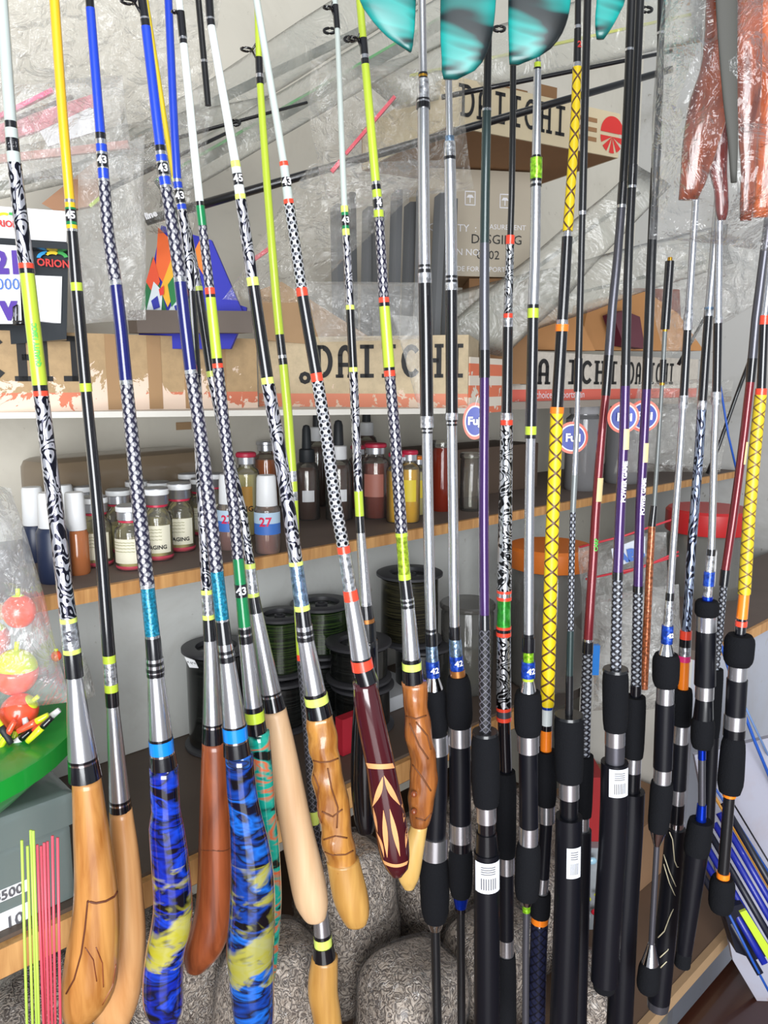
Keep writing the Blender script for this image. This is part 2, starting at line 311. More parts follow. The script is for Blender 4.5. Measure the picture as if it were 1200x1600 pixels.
# ---------------------------------------------------------------- rods
RAILZ = EYE+.80
def cubic(path):
    ys = [p[1] for p in path]; xs = [p[0] for p in path]; n = len(path)
    m_ = []
    for i in range(n):
        a, b = max(0, i-1), min(n-1, i+1); m_.append((xs[b]-xs[a])/(ys[b]-ys[a]))
    def f(y):
        if y <= ys[0]: return xs[0]+m_[0]*(y-ys[0])
        if y >= ys[-1]: return xs[-1]+m_[-1]*(y-ys[-1])
        for i in range(n-1):
            if y <= ys[i+1]:
                h = ys[i+1]-ys[i]; t = (y-ys[i])/h
                return (2*t**3-3*t*t+1)*xs[i]+(t**3-2*t*t+t)*h*m_[i]+(-2*t**3+3*t*t)*xs[i+1]+(t**3-t*t)*h*m_[i+1]
    return f
class Rod:
    def __init__(s, label, path, Y, segs, w0=None, y0=None, group=None, name='fishing_rod'):
        """segs: (y_end, width_start, width_end, material, part) from the top down"""
        s.fx = cubic(path); s.Y = Y if isinstance(Y, tuple) else (Y, Y)
        s.ybot = max(g[0] if not isinstance(g[0], list) else g[0][-1][0] for g in segs)
        base = s.pt(s.ybot); s.root = empty(name, base, label, 'fishing rod', group)
        # up to the rail
        Yt = s.Y[0]; z = RAILZ-EYE; k = (z*F*CT/Yt+F*ST)/(CT-z*ST/Yt); ytop = 800-k
        y = ytop if y0 is None else y0
        for g in segs:
            if isinstance(g[0], list): s.edge(g[0], g[1], g[2], *(g[3:])); y = g[0][-1][0]; continue
            y1, wa, wb, mat, part = g[:5]
            s.seg(y, y1, wa, wb, mat, part, *(g[5:])); y = y1
    def depth(s, y): t = max(0, min(1, y/1600)); return s.Y[0]*(1-t)+s.Y[1]*t
    def pt(s, y, x=None): return P(s.fx(y) if x is None else x, y, s.depth(y))
    def mp(s, y): return pix(s.fx(y), y, s.depth(y))
    def ax(s, y): return (s.pt(y-4)-s.pt(y+4)).normalized()
    def seg(s, ya, yb, wa, wb, mat, part, bulge=0, label=None):
        n = max(1, int(abs(yb-ya)/60)); 
        if bulge: n = 8
        st = []
        rs = 3.5*(1 if bulge else 0)
        for i in range(n+1):
            t = i/n; y = ya+(yb-ya)*t; wd = wa*(1-t)+wb*t
            if bulge: wd *= (1-.22*abs(bulge)*(abs(2*t-1)**5))
            r = wd/2*s.mp(y); st.append((s.pt(y), r, r, s.ax(y)))
        bm = bmesh.new(); ringmesh(bm, st, 16); o = link(part, bm, M[mat] if isinstance(mat, str) else mat, s.root); autosmooth(o)
        if label: o['label'] = label
        return o
    def edge(s, E, mat, part, flat=.85, rnd=True, label=None, bumpy=0):
        E = list(E); n = 30; ys = [e[0] for e in E]
        fl = cubic([(e[1], e[0]) for e in E]); fr = cubic([(e[2], e[0]) for e in E]); st = []
        Ls = [ys[0]+(ys[-1]-ys[0])*(i/n) for i in range(n+1)]
        cs = [((fl(y)+fr(y))/2) for y in Ls]; ws = [fr(y)-fl(y) for y in Ls]
        wend = ws[-1]
        pts = [P(c, y, s.depth(y)) for c, y in zip(cs, Ls)]
        for i, y in enumerate(Ls):
            d = pts[max(0, i-1)]-pts[min(n, i+1)]; d.normalize(); d = (d+Vector((0, 0, 1.4))).normalized(); mpp = pix(cs[i], y, s.depth(y)); r = ws[i]/2*mpp
            st.append((pts[i], r, r*flat, d))
        if rnd:
            d = (pts[-1]-pts[-2]).normalized(); r = st[-1][1]; rl = r*.45
            for a in (30, 55, 75, 88): st.append((pts[-1]+d*rl*math.sin(math.radians(a)), r*math.cos(math.radians(a))+1e-4, r*flat*math.cos(math.radians(a))+1e-4, st[n][3]))
        bm = bmesh.new(); ringmesh(bm, st, 28)
        if bumpy:
            for v in bm.verts: v.co += Vector((1, .6, 0))*noise.noise(v.co*38)*bumpy+Vector((0, 1, 0))*noise.noise(v.co*80)*bumpy*.5
        o = link(part, bm, M[mat], s.root)
        if label: o['label'] = label
        s.fc = cubic([((e[1]+e[2])/2, e[0]) for e in E]); s.fw = cubic([(e[2]-e[1], e[0]) for e in E]); s.flat = flat
        return o
    def num(s, y, txt='45', size=15, w=17, mat='textw', a0=.25, rot=0):
        c = s.pt(y); r = w/2*s.mp(y); text_cyl(txt, c, r*1.02+.0002, size*s.mp(y), M[mat], s.root, s.ax(y), rot=rot, a0=a0, bold=.0003)
    def plate(s, ya, yb, w, mat, x=0, name='sticker', bars=False, cyl=None):
        """a curved sticker on the front of the grip"""
        bm = bmesh.new(); c = s.pt((ya+yb)/2); ax = s.ax((ya+yb)/2); mp_ = s.mp((ya+yb)/2); r = cyl/2*mp_+.0006; side = Vector((1, 0, 0)); side = (side-ax*side.dot(ax)).normalized(); dep = side.cross(ax)
        if dep.y > 0: dep = -dep
        hl = (yb-ya)/2*mp_; A = math.asin(min(.98, w/cyl)); a0 = math.asin(max(-.9, min(.9, 2*x/cyl)))
        def patch(bm, l0, l1, aa, ab, rr):
            g = [[bm.verts.new(c+side*math.sin(aa+(ab-aa)*i/8)*rr+dep*math.cos(aa+(ab-aa)*i/8)*rr+ax*z) for i in range(9)] for z in (l0, l1)]
            for i in range(8): bm.faces.new((g[0][i], g[0][i+1], g[1][i+1], g[1][i]))
        patch(bm, -hl, hl, a0-A, a0+A, r)
        o = link(name, bm, M[mat], s.root); o['label'] = 'white barcode sticker' if bars else 'oval emblem patch'
        if bars:
            bm = bmesh.new()
            for k in range(7): patch(bm, -hl*.75, hl*.0, a0-A*.5+A*k*.16, a0-A*.5+A*(k*.16+.07), r+.0003)
            for k in range(4): patch(bm, hl*(.25+k*.15), hl*(.30+k*.15), a0-A*.5, a0+A*.5, r+.0003)
            link('barcode', bm, M['ink'], o)
    def guide(s, y, side=-1, w=20, drop=0):
        """a line guide: foot on the blank and a ring standing off it"""
        c = s.pt(y); ax = s.ax(y); mp_ = s.mp(y); d = Vector((side, -.35, 0)).normalized(); rc = c+d*(w*mp_*1.1); R = w*mp_*.5
        bm = bmesh.new(); u = Vector((0, 0, 1)).cross(d).normalized()
        tubebm(bm, [rc+(d*math.cos(a)+u*math.sin(a)*.8)*R for a in [2*math.pi*i/16 for i in range(17)]], .0014, 6)
        tubebm(bm, [c+ax*.012, rc-d*R], .0012, 6); tubebm(bm, [c-ax*.014, rc-d*R], .0012, 6)
        o = link('line_guide', bm, M['black'], s.root)
# ================================================================ the shop: shelves, walls
ZA, ZB, ZP, ZF = -.289, -.67, -1.0, -1.22
VW = .44
def slab(name, u0, u1, v0, v1, z0, z1, mat, kind='structure', parent=None):
    bm = bmesh.new(); boxbm(bm, W(u0, v0, z0), UU*(u1-u0), NN*(v1-v0), Vector((0, 0, z1-z0))); o = link(name, bm, mat, parent, origin=W(u0, v0, z0), smooth=False)
    if kind: o['kind'] = kind
    return o
def m_paint(name, c, dirt, sc=3):
    t = NT(name); v = t.coord(); f = t.noise(v, sc, 5, .7, .4); g = t.noise(v, 45, 3, .6)
    k = t.math('MULTIPLY', t.ramp(f, [(.5, (0,)*3), (.75, (1,)*3)]), .45); c1 = t.mix(k, c, dirt); k2 = t.math('MULTIPLY', t.math('GREATER_THAN', g, .70), .5)
    t.base(t.mix(k2, c1, dirt)); t.bump(g, .15, .002); t.p(Roughness=.7); return t.m
WALL = m_paint('grey_white_painted_wall', C(214, 209, 196), C(184, 178, 164)); WALL2 = m_paint('right_wall_paint', C(186, 186, 184), C(120, 112, 100)); WOOD = m_wood('shelf_edge_pine', C(170, 118, 66), C(214, 164, 104), 1, .1, .6, .3)
SHTOP = solid('dusty_brown_shelf', C(112, 98, 90), .7, 0, 0, .5, 14); CARD = solid('cardboard', C(172, 140, 104), .8, 0, 0, .35, 25, .1); CARDD = solid('cardboard_dark_brown', C(150, 112, 76), .85, 0, 0, .3, 20); BOARD = solid('brown_hardboard', C(96, 82, 72), .55, 0, 0, .6, 9, .2)  # CARDD is a darker brown cardboard than CARD
def m_scuffed(name, top, worn, zlo, zhi, band=None):
    t = NT(name); v = t.coord(); f = t.noise(v, 22, 5, .7, .8); sp = t.n('ShaderNodeSeparateXYZ'); t.l(v, sp.inputs[0]); z = sp.outputs[2]
    c = top
    g = t.noise(v, 60, 4, .7); c = t.mix(t.ramp(g, [(.4, (0,)*3), (.7, (.6,)*3)]), top, tuple(x*.72 for x in top))
    if band: c = t.mix(t.math('LESS_THAN', z, band[0]), c, band[1])
    low = t.math('GREATER_THAN', t.math('SUBTRACT', f, t.math('MULTIPLY', t.math('SUBTRACT', z, zlo), 1/(zhi-zlo)*.28)), .36)
    t.base(t.mix(low, c, worn)); t.p(Roughness=.75); return t.m
slab('wall_back', -.9, 3.4, VW, VW+.05, -1.5, 1.3, WALL)
slab('added_bright_panel_1', -.75, 1.5, .215, .225, ZB+.001, ZA-.018, m_paint('added_panel_paint', C(224, 226, 222), C(190, 188, 180), 5))  # white panel added before the back wall to brighten it below the shelf
slab('wall_right', 2.25, 2.30, -1.6, VW, -1.5, 1.3, WALL2)
bm = bmesh.new(); boxbm(bm, Vector((-3, -2.2, -.02)), Vector((6.5, 0, 0)), Vector((0, 7, 0)), Vector((0, 0, .02))); o = link('floor', bm, solid('dark_red_brown_floor', C(84, 46, 32), .3, 0, .3, .5, 6), origin=(-3, -2.2, -.02), smooth=False); o['kind'] = 'structure'
# top display shelf: board with a pine edge strip
s = empty('display_shelf', W(0, 0, ZA), 'brown topped wall shelf with raw pine edge that carries the bait bottles', 'shelf')
slab('shelf_board', -.75, 2.25, .006, VW, ZA-.017, ZA, SHTOP, None, s); slab('edge_strip', -.75, 2.25, -.004, .006, ZA-.019, ZA+.001, WOOD, None, s)
s = empty('lower_shelf', W(0, 0, ZB), 'wide dark brown lower shelf with wooden front strip under the line spools', 'shelf')
slab('shelf_board', -.75, 1.55, -.13, VW, ZB-.02, ZB, BOARD, None, s); slab('front_panel', -.75, 1.55, -.13, -.12, ZB-.055, ZB-.02, solid('dark_brown_grey_panel', C(58, 50, 46), .7), None, s)  # front panel in a dark brown-grey
slab('edge_strip', -.75, .95, -.142, -.13, ZB-.045, ZB-.006, WOOD, None, s); slab('edge_strip', .05, .9, .30, .308, ZB, ZB+.007, CARD, None, s); slab('edge_strip', .05, .9, .318, .324, ZB, ZB+.005, CARD, None, s)
s = empty('low_platform', W(0, -.5, ZP), 'low brown board platform under the feed bags', 'platform')
slab('platform_board', -.9, 1.09, -.56, .2, ZP-.02, ZP, solid('brown_platform_board', C(108, 84, 66), .7, 0, 0, .5, 9), None, s); slab('platform_leg', 1.05, 1.10, -.2, -.15, -1.5, ZP-.02, BOARD, None, s); slab('platform_leg', -.4, -.35, -.5, -.2, -1.5, ZP-.02, BOARD, None, s)
slab('edge_strip', -.9, 1.09, -.572, -.56, ZP-.022, ZP+.001, CARD, None, s)
s = empty('dark_bench', W(1.0, -.8, ZP-.12), 'dark red-brown varnished bench board below the platform at lower right', 'bench')
slab('bench_board', .45, 1.0, -1.1, -.575, ZP-.09, ZP-.06, solid('dark_red_varnish', C(66, 34, 24), .25, 0, .4, .6, 5), None, s); slab('bench_support', .6, .95, -.9, -.7, -1.5, ZP-.09, BOARD, None, s)
# upper boards that carry the cartons
def board(name, pts, z0, z1, mat, label, cat='shelf'):
    bm = bmesh.new(); prism(bm, [Vector((p[0], p[1], EYE+z0)) for p in pts], Vector((0, 0, z1-z0))); return tag(link(name, bm, mat, origin=(pts[0][0], pts[0][1], EYE+z0), smooth=False), label, cat)
WB = solid('white_painted_board', C(205, 202, 194), .6)
wl = RV(-80, 600, VW-.002); wr_ = RV(745, 600, VW-.002)
board('upper_shelf', [(-.80, 1.06), (.17, 1.34), (wr_.x, wr_.y), (wl.x-.1, wl.y-.1)], -.050, -.041, WB, 'white painted shelf board carrying the two long printed cartons at left')
b0, b1 = W(.98, .03, 0), W(2.2, .03, 0); b2, b3 = W(2.2, VW-.002, 0), W(1.25, VW-.002, 0)
board('upper_shelf', [(b0.x, b0.y), (b1.x, b1.y), (b2.x, b2.y), (b3.x, b3.y)], -.058, -.041, solid('grey_board', C(150, 140, 130), .7), 'grey shelf board at right carrying the narrow printed carton')
# right counter
c0 = RZ(1098, 1020, -.54); cu, cv = uv_of(c0)
print('CU', cu, cv)
s = empty('side_counter', W(cu, cv, -.9), 'white panelled counter with brown top at the right wall', 'counter')
slab('counter_top', cu, 2.24, cv, cv+.28, -.56, -.54, SHTOP, None, s); slab('edge_strip', cu, 2.24, cv-.008, cv, -.562, -.539, WOOD, None, s); slab('front_panel', cu, 2.24, cv+.01, cv+.02, -1.5, -.56, m_paint('white_counter_paint', C(184, 188, 200), C(170, 165, 160)), None, s); slab('end_panel', cu, cu+.01, cv+.02, cv+.28, -1.5, -.56, WB, None, s)
# rail over the rods
s = empty('hanging_rail', (0, .85, RAILZ), 'wooden rail above the frame from which the rods hang', 'rail')
bm = bmesh.new(); boxbm(bm, Vector((-1.1, .71, RAILZ+.001)), Vector((2.3, 0, 0)), Vector((0, .28, 0)), Vector((0, 0, .02))); link('rail_board', bm, WOOD, s, smooth=False)
# ================================================================ slab lettering
def glyph(bm, ch, o0, r, u, n, w_, h_, th):
    def q(pts):
        vs_ = [bm.verts.new(o0+r*x*w_+u*y*h_+n*.0013) for x, y in pts]
        try: bm.faces.new(vs_)
        except ValueError: pass
    def rect(x0, y0, x1, y1): q([(x0, y0), (x1, y0), (x1, y1), (x0, y1)])
    def arc(cx, cy, rx, ry, a0, a1, t, n_=12):
        for i in range(n_):
            a, b = a0+(a1-a0)*i/n_, a0+(a1-a0)*(i+1)/n_; p = [(cx+rx*math.cos(a), cy+ry*math.sin(a)), (cx+rx*math.cos(b), cy+ry*math.sin(b)), (cx+(rx-t)*math.cos(b), cy+(ry-t*.7)*math.sin(b)), (cx+(rx-t)*math.cos(a), cy+(ry-t*.7)*math.sin(a))]; q(p)
    t = th
    if ch == 'I': rect(.5-t/2, 0, .5+t/2, 1); rect(.15, 0, .85, .12); rect(.15, .88, .85, 1)
    if ch == 'H':
        for x in (.22, .78): rect(x-t/2, .0, x+t/2, 1); rect(x-.22, 0, x+.22, .11); rect(x-.22, .89, x+.22, 1)
        rect(.22, .45, .78, .58)
    if ch == 'D': rect(.1, 0, .1+t, 1); rect(-.12, .88, .5, 1); rect(.0, 0, .5, .12); arc(.45, .5, .5, .5, -math.pi/2, math.pi/2, t)
    if ch == 'C': arc(.52, .5, .5, .5, .7, 2*math.pi-.7, t)
    if ch == 'A':
        rect(.12, 0, .12+t, .72); rect(.88-t, 0, .88, .72); arc(.5, .66, .38, .34, 0, math.pi, t); rect(.15, .33, .85, .46); rect(0, 0, .4, .1); rect(.6, 0, 1, .1)
def slabtext(s_, p0, p1, up, h_, mat, parent, gap=.12, th=.2):
    r = (p1-p0); L = r.length; r.normalize(); n = r.cross(up).normalized(); k = len(s_); cw = L/(k+(k-1)*gap); bm = bmesh.new()
    for i, ch in enumerate(s_): glyph(bm, ch, p0+r*(i*cw*(1+gap)), r, up, n, cw, h_, th)
    return link('lettering', bm, M['textb'], parent, smooth=False)
def carton(name, label, A, B, h, depth, front, inside=None, lidless=True, back_h=None):
    """open carton, front face from A to B (bottom corners, left and right)"""
    r = B-A; L = r.length; rn = r.normalized(); up = Vector((0, 0, 1)); back = up.cross(rn).normalized()
    root = empty(name, (A+B)/2+back*depth/2, label, 'box'); t = .004; ins = inside or CARD
    def pan(nm, p, ex, ey, ez, mat):
        bm = bmesh.new(); boxbm(bm, p, ex, ey, ez); return link(nm, bm, mat, root, smooth=False)
    pan('front_panel', A, rn*L, back*t, up*h, front); pan('back_panel', A+back*(depth-t), rn*L, back*t, up*(back_h or h), ins)
    pan('side_panel', A+back*t, rn*t, back*(depth-2*t), up*h, front); pan('side_panel', B+back*t-rn*t, rn*t, back*(depth-2*t), up*h, front); pan('bottom_panel', A+rn*t+back*t, rn*(L-2*t), back*(depth-2*t), up*t, ins)
    if not lidless: pan('top_panel', A+up*h, rn*L, back*depth, up*t, front)
    return root, rn, up, back
zb = -.041
def atz(px, Y, z): p = P(px, 600, Y); p.x = (px-600)*(F*CT+200*ST)**-1*Y*1.0; return Vector((p.x, Y, EYE+z))
SC1 = m_scuffed('scuffed_kraft_print', C(178, 150, 112), C(228, 205, 186), 0, .07, (.028, C(205, 120, 92)))
A, B = atz(-90, 1.10, zb), atz(402, 1.36, zb); k1, rn, up, bk = carton('printed_carton', 'scuffed kraft carton with large black CHI lettering, leftmost on the upper shelf', A, B, .118, .15, SC1)
n_ = -bk; L1 = (B-A).length
def onface(A, rn, up, x, z): return A+rn*x+up*z
def fx(A, rn, px):
    k = (px-600)/(F*CT+200*ST); return (k*A.y-A.x)/(rn.x-k*rn.y)
slabtext('CHI', onface(A, rn, up, fx(A, rn, -48), .045), onface(A, rn, up, fx(A, rn, 148), .045), up, .068, M['textb'], k1, .14, .24)
for x in (.225, .29, .35, .40):
    bm = bmesh.new(); boxbm(bm, onface(A, rn, up, x, .001)+n_*.0012, rn*.022, n_*-.001, up*.116); o = link('tape_strip', bm, solid('brown_tape', C(165, 132, 96), .35), k1, smooth=False)
SC2 = m_scuffed('scuffed_cream_print', C(202, 184, 152), C(222, 200, 180), -.05, .03, (.024, C(220, 140, 112)))
A, B = atz(404, 1.44, zb), atz(731, 1.36, zb); k2, rn, up, bk = carton('printed_carton', 'cream carton with red dirt stripe and full black DAIICHI lettering, middle of the upper shelf', A, B, .125, .2, SC2)
slabtext('DAIICHI', onface(A, rn, up, fx(A, rn, 492), .052), onface(A, rn, up, fx(A, rn, 728), .052), up, .058, M['textb'], k2, .1, .24)
text_flat('o', onface(A, rn, up, fx(A, rn, 477), .055), rn, up, .04, M['textb'], k2, bold=.002)
A, B = P(733, 636, 1.37), P(783, 632, 1.50)
A.z = B.z = EYE+zb-.012; r_ = (B-A).normalized(); upv = Vector((0, 0, 1))
def m_logo():
    t = NT('orange_stripe_print'); v = t.coord(); sp = t.n('ShaderNodeSeparateXYZ'); t.l(v, sp.inputs[0])
    k = t.math('GREATER_THAN', t.math('FRACT', t.math('MULTIPLY', sp.outputs[2], 26)), .45); f = t.noise(v, 40, 4); t.base(t.mix(t.math('MULTIPLY', k, t.math('GREATER_THAN', f, .4)), C(225, 215, 200), C(222, 118, 84))); t.p(Roughness=.7); return t.m
bm = bmesh.new(); boxbm(bm, A+r_*.001, r_*((B-A).length), upv.cross(r_)*.003, upv*.1); o = link('side_flap', bm, m_logo(), k2, smooth=False); o['label'] = 'flap printed with orange stripes'
A, B = W(1.01, .065, zb), W(2.02, .065, zb); SC3 = m_scuffed('white_coral_print', C(212, 204, 192), C(222, 214, 205), -.1, .0, (.028, C(222, 108, 92)))
k3, rn, up, bk = carton('printed_carton', 'narrow white carton with coral stripe and two DAIICHI prints, at right of the upper shelf', A, B, .118, .2, SC3)
slabtext('DAIICHI', onface(A, rn, up, fx(A, rn, 812), .04), onface(A, rn, up, fx(A, rn, 965), .04), up, .062, M['textb'], k3, .1, .24); slabtext('DAIICHI', onface(A, rn, up, fx(A, rn, 980), .04), onface(A, rn, up, fx(A, rn, 1052), .04), up, .062, M['textb'], k3, .1, .24)
text_flat('choice of sportsman', onface(A, rn, up, .26, .014), rn, up, .026, M['textw'], k3)
# ---------------------------------------------------------------- cartons higher up
qp, qr = P(668, 430, 1.74), P(832, 430, 1.74)
zq = qp.z
GC = solid('grey_carton', C(188, 178, 160), .8, 0, 0, .15, 20)
kq, rn, up, bk = carton('shipping_carton', 'grey-brown closed shipping carton with faded white print behind the silver rods', qp, Vector((qr.x, 1.78, zq)), .218, .2, GC, lidless=False)
for s_, x, z, sz, m_ in (('QUALITY  :', .055, .10, .022, M['textw']), ('ITEM', .04, .072, .020, M['textw']), ('DESIGN NO.', .065, .05, .020, M['textw']), ('DESGING', .155, .078, .028, M['textb']), ('0  02  0', .150, .045, .026, M['textb']), ('MEASUREMENT', .17, .105, .015, M['textw']), ('MADE FOR EXPORT', .11, .015, .015, M['textw'])):
    text_flat(s_, qp+rn*x+up*z-bk*.0, rn, up, sz, m_, kq)
def frame_sq(c, s_, mat, par):
    bm = bmesh.new()
    for a, b, c_, d in ((-1, -1, 1, -.85), (-1, .85, 1, 1), (-1, -1, -.85, 1), (.85, -1, 1, 1)):
        vs_ = [bm.verts.new(c+rn*x*s_+up*y*s_*1.25-bk*.0012) for x, y in ((a, b), (c_, b), (c_, d), (a, d))]; bm.faces.new(vs_)
    vs_ = [bm.verts.new(c+rn*x*s_+up*y*s_-bk*.0012) for x, y in ((-.7, .1), (.7, .1), (.35, .6), (-.35, .6))]; bm.faces.new(vs_)
    vs_ = [bm.verts.new(c+rn*x*s_+up*y*s_-bk*.0012) for x, y in ((-.08, -.8), (.08, -.8), (.08, .1), (-.08, .1))]; bm.faces.new(vs_)
    link('handling_symbol', bm, mat, par, smooth=False)
frame_sq(qp+rn*.093+up*.163, .012, M['textw'], kq); frame_sq(qp+rn*.172+up*.160, .012, M['textw'], kq)
# support under it: brown carton with torn flaps
p0 = P(700, 520, 1.72); A = Vector((.135, 1.765, EYE+zb+.001)); B = Vector((.36, 1.85, EYE+zb+.001))
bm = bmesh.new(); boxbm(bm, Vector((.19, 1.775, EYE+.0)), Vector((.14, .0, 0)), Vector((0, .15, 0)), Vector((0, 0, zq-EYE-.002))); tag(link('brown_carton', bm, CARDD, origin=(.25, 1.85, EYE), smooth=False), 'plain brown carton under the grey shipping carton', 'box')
# overhanging carton top right
A = P(700, 196, 1.66); B = P(966, 247, 1.66); A.z = B.z = zq+.222+.004; fa = ray(700, 196); A = P(700, 196, (A.z-EYE)/fa.z*fa.y); fb = ray(966, 247); B = P(966, 247, (B.z-EYE)/fb.z*fb.y)
CR = solid('cream_carton', C(205, 190, 158), .75, 0, 0, .2, 25)
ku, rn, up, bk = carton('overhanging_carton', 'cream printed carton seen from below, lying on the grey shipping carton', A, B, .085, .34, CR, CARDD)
LU = (B-A).length
slabtext('DAIICHI', onface(A, rn, up, LU*.06, .02), onface(A, rn, up, LU*.66, .02), up, .055, M['textb'], ku, .1, .19)
def fan(c, R_, a0, a1, mat, par, r, u, stripes=False):
    n = r.cross(u).normalized(); bm = bmesh.new(); k = 14
    for i in range(k):
        if stripes and i % 3 == 2: continue
        a, b = a0+(a1-a0)*i/k, a0+(a1-a0)*(i+1)/k
        vs_ = [bm.verts.new(c+n*.0015)] + [bm.verts.new(c+r*R_*math.cos(x)+u*R_*math.sin(x)+n*.0015) for x in (a, b)]; bm.faces.new(vs_)
    link('printed_logo', bm, mat, par, smooth=False)
for k in range(3):
    bm = bmesh.new(); z0 = .022+.018*k; boxbm(bm, onface(A, rn, up, LU*.70, z0)-bk*.0012, rn*LU*.15, bk*.001, up*.008); link('printed_stripe', bm, CARDD, ku, smooth=False)
fan(onface(A, rn, up, LU*.95, .045), .032, 0, math.pi, M['textr'], ku, rn, up); fan(onface(A, rn, up, LU*.95, .038), .032, math.pi, 2*math.pi, M['textr'], ku, rn, up, True)
# open flap carton on top of it
A2 = A+rn*LU*.42+bk*.14+up*.087; 
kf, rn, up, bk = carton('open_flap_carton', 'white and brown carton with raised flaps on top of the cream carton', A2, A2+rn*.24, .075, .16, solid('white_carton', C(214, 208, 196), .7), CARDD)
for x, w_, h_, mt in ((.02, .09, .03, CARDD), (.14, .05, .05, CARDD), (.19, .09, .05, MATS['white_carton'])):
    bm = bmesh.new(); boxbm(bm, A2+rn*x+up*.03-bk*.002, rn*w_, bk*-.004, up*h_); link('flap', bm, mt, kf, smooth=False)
# kraft sheets lying in the right carton
KR = solid('orange_kraft', C(186, 132, 78), .7, 0, 0, .3, 12)
for (poly, Y, mt, lb) in (([(770, 545), (780, 480), (850, 470), (905, 495), (930, 548)], 2.0, KR, 'orange-brown kraft sheet bulging from the right carton, left piece'),
                          ([(905, 547), (920, 475), (965, 462), (1010, 455), (1060, 490), (1100, 548)], 2.16, KR, 'orange-brown kraft sheet bulging from the right carton, right piece'),
                          ([(1000, 500), (990, 450), (1062, 452), (1064, 500)], 2.30, solid('rust_card', C(110, 52, 38), .7), 'rust-brown card standing behind the kraft sheets')):
    bm = bmesh.new(); prism(bm, [P(x, y, Y) for x, y in poly], Vector((-.03, .05, -.0))); c = P(poly[0][0], poly[0][1], Y); tag(link('card_sheet', bm, mt, origin=c, smooth=False), lb, 'cardboard')
bm = bmesh.new(); prism(bm, [P(x, y, 2.10) for x, y in ((958, 492), (975, 485), (1000, 495), (1008, 545), (975, 540))], Vector((-.02, .03, 0))); tag(link('wine_red_packet', bm, solid('wine_red', C(88, 28, 44), .6), origin=P(975, 540, 2.1), smooth=False), 'small wine-red packet on the kraft sheet', 'packet')
bm = bmesh.new(); prism(bm, [P(x, y, 1.42) for x, y in ((400, 455), (440, 440), (575, 525), (560, 545), (400, 530))], Vector((.0, .02, 0))); tag(link('card_sheet', bm, CARD, origin=P(450, 530, 1.42), smooth=False), 'torn kraft flap standing in the middle printed carton', 'cardboard')
bm = bmesh.new(); prism(bm, [P(x, y, 1.46) for x, y in ((468, 474), (500, 484), (512, 520), (470, 520))], Vector((.0, .012, 0))); tag(link('blue_packet', bm, solid('sky_blue_card', C(20, 110, 170), .5), origin=P(500, 520, 1.46), smooth=False), 'small sky-blue packet behind the torn kraft flap', 'packet')
# grey folded sleeves standing behind the middle carton
for i in range(9):
    x0 = 520+i*21; g = [112, 92, 120, 84, 118, 100, 126, 108, 96][i]; t_ = [318, 300, 322, 330, 296, 315, 290, 300, 310][i]
    bm = bmesh.new(); Y = 1.50+.012*(i % 3); xt = x0+random.uniform(-2, 10)+ (i-3)*2
    a, b, c, d = P(x0, 560, Y), P(x0+19, 560, Y), P(xt+19, t_, Y+.07), P(xt, t_+8, Y+.07); m0, m1 = P(x0+10, 560, Y-.012), P(xt+10, t_, Y+.058)
    prismv = [a, m0, b, b+Vector((0, .012, 0)), a+Vector((0, .012, 0))]; top = [d, m1, c, c+Vector((0, .012, 0)), d+Vector((0, .012, 0))]
    va = [bm.verts.new(p) for p in prismv]; vb = [bm.verts.new(p) for p in top]; bm.faces.new(va); bm.faces.new(vb[::-1])
    for j in range(5): bm.faces.new((va[j], va[(j+1) % 5], vb[(j+1) % 5], vb[j]))
    tag(link('folded_sleeve', bm, solid('grey_cloth_%d' % (g//12), C(g, g+2, g+4), .6, 0, .1), origin=a, smooth=False), ['leftmost', 'second', 'third', 'fourth', 'middle', 'sixth', 'seventh', 'eighth', 'rightmost'][i]+(' of' if i in (0, 4, 8) else ' from left of')+' the folded grey cloth rod sleeves leaning behind the middle carton', 'sleeve', 'folded grey rod sleeves')
# ================================================================ packed rods slanting across the top
def bar(name, label, cat, pts, Y0, Y1, wpx, mat, th=.01, group=None, parent=None):
    (x0, y0), (x1, y1) = pts; a, b = P(x0, y0, Y0), P(x1, y1, Y1); up_ = Vector((0, 0, 1)); d = (b-a).normalized(); s_ = d.cross(Vector((0, 1, 0))).normalized(); h = wpx*pix(x0, y0, Y0)
    bm = bmesh.new(); boxbm(bm, a-s_*h/2, b-a, Vector((0, th, 0)), s_*h); o = link(name, bm, mat, parent, origin=None if parent else a, smooth=False)
    return tag(o, label, cat, group)
def rodbar(label, pts, Y0, Y1, wpx, mat, group='packed rods slanting across the top'):
    bm = bmesh.new(); (x0, y0), (x1, y1) = pts; a, b = P(x0, y0, Y0), P(x1, y1, Y1); rr = wpx/2*pix(x0, y0, Y0); st = [(a.lerp(b, t), rr*(1-.3*t), rr*(1-.3*t), Vector((b-a))+Vector((0, 0, .01))) for t in (0, .25, .5, .75, 1)]
    ringmesh(bm, st, 12); return tag(link('packed_rod', bm, mat, origin=a), label, 'fishing rod', group)
SLV = m_film('grey_sleeve_film', C(185, 185, 175), .62, 14, .2)
SLD = solid('dark_grey_strip', C(70, 78, 76), .4); GRN = solid('green_piping', C(70, 170, 90), .4); YLW = solid('yellow_piping', C(200, 205, 60), .4)
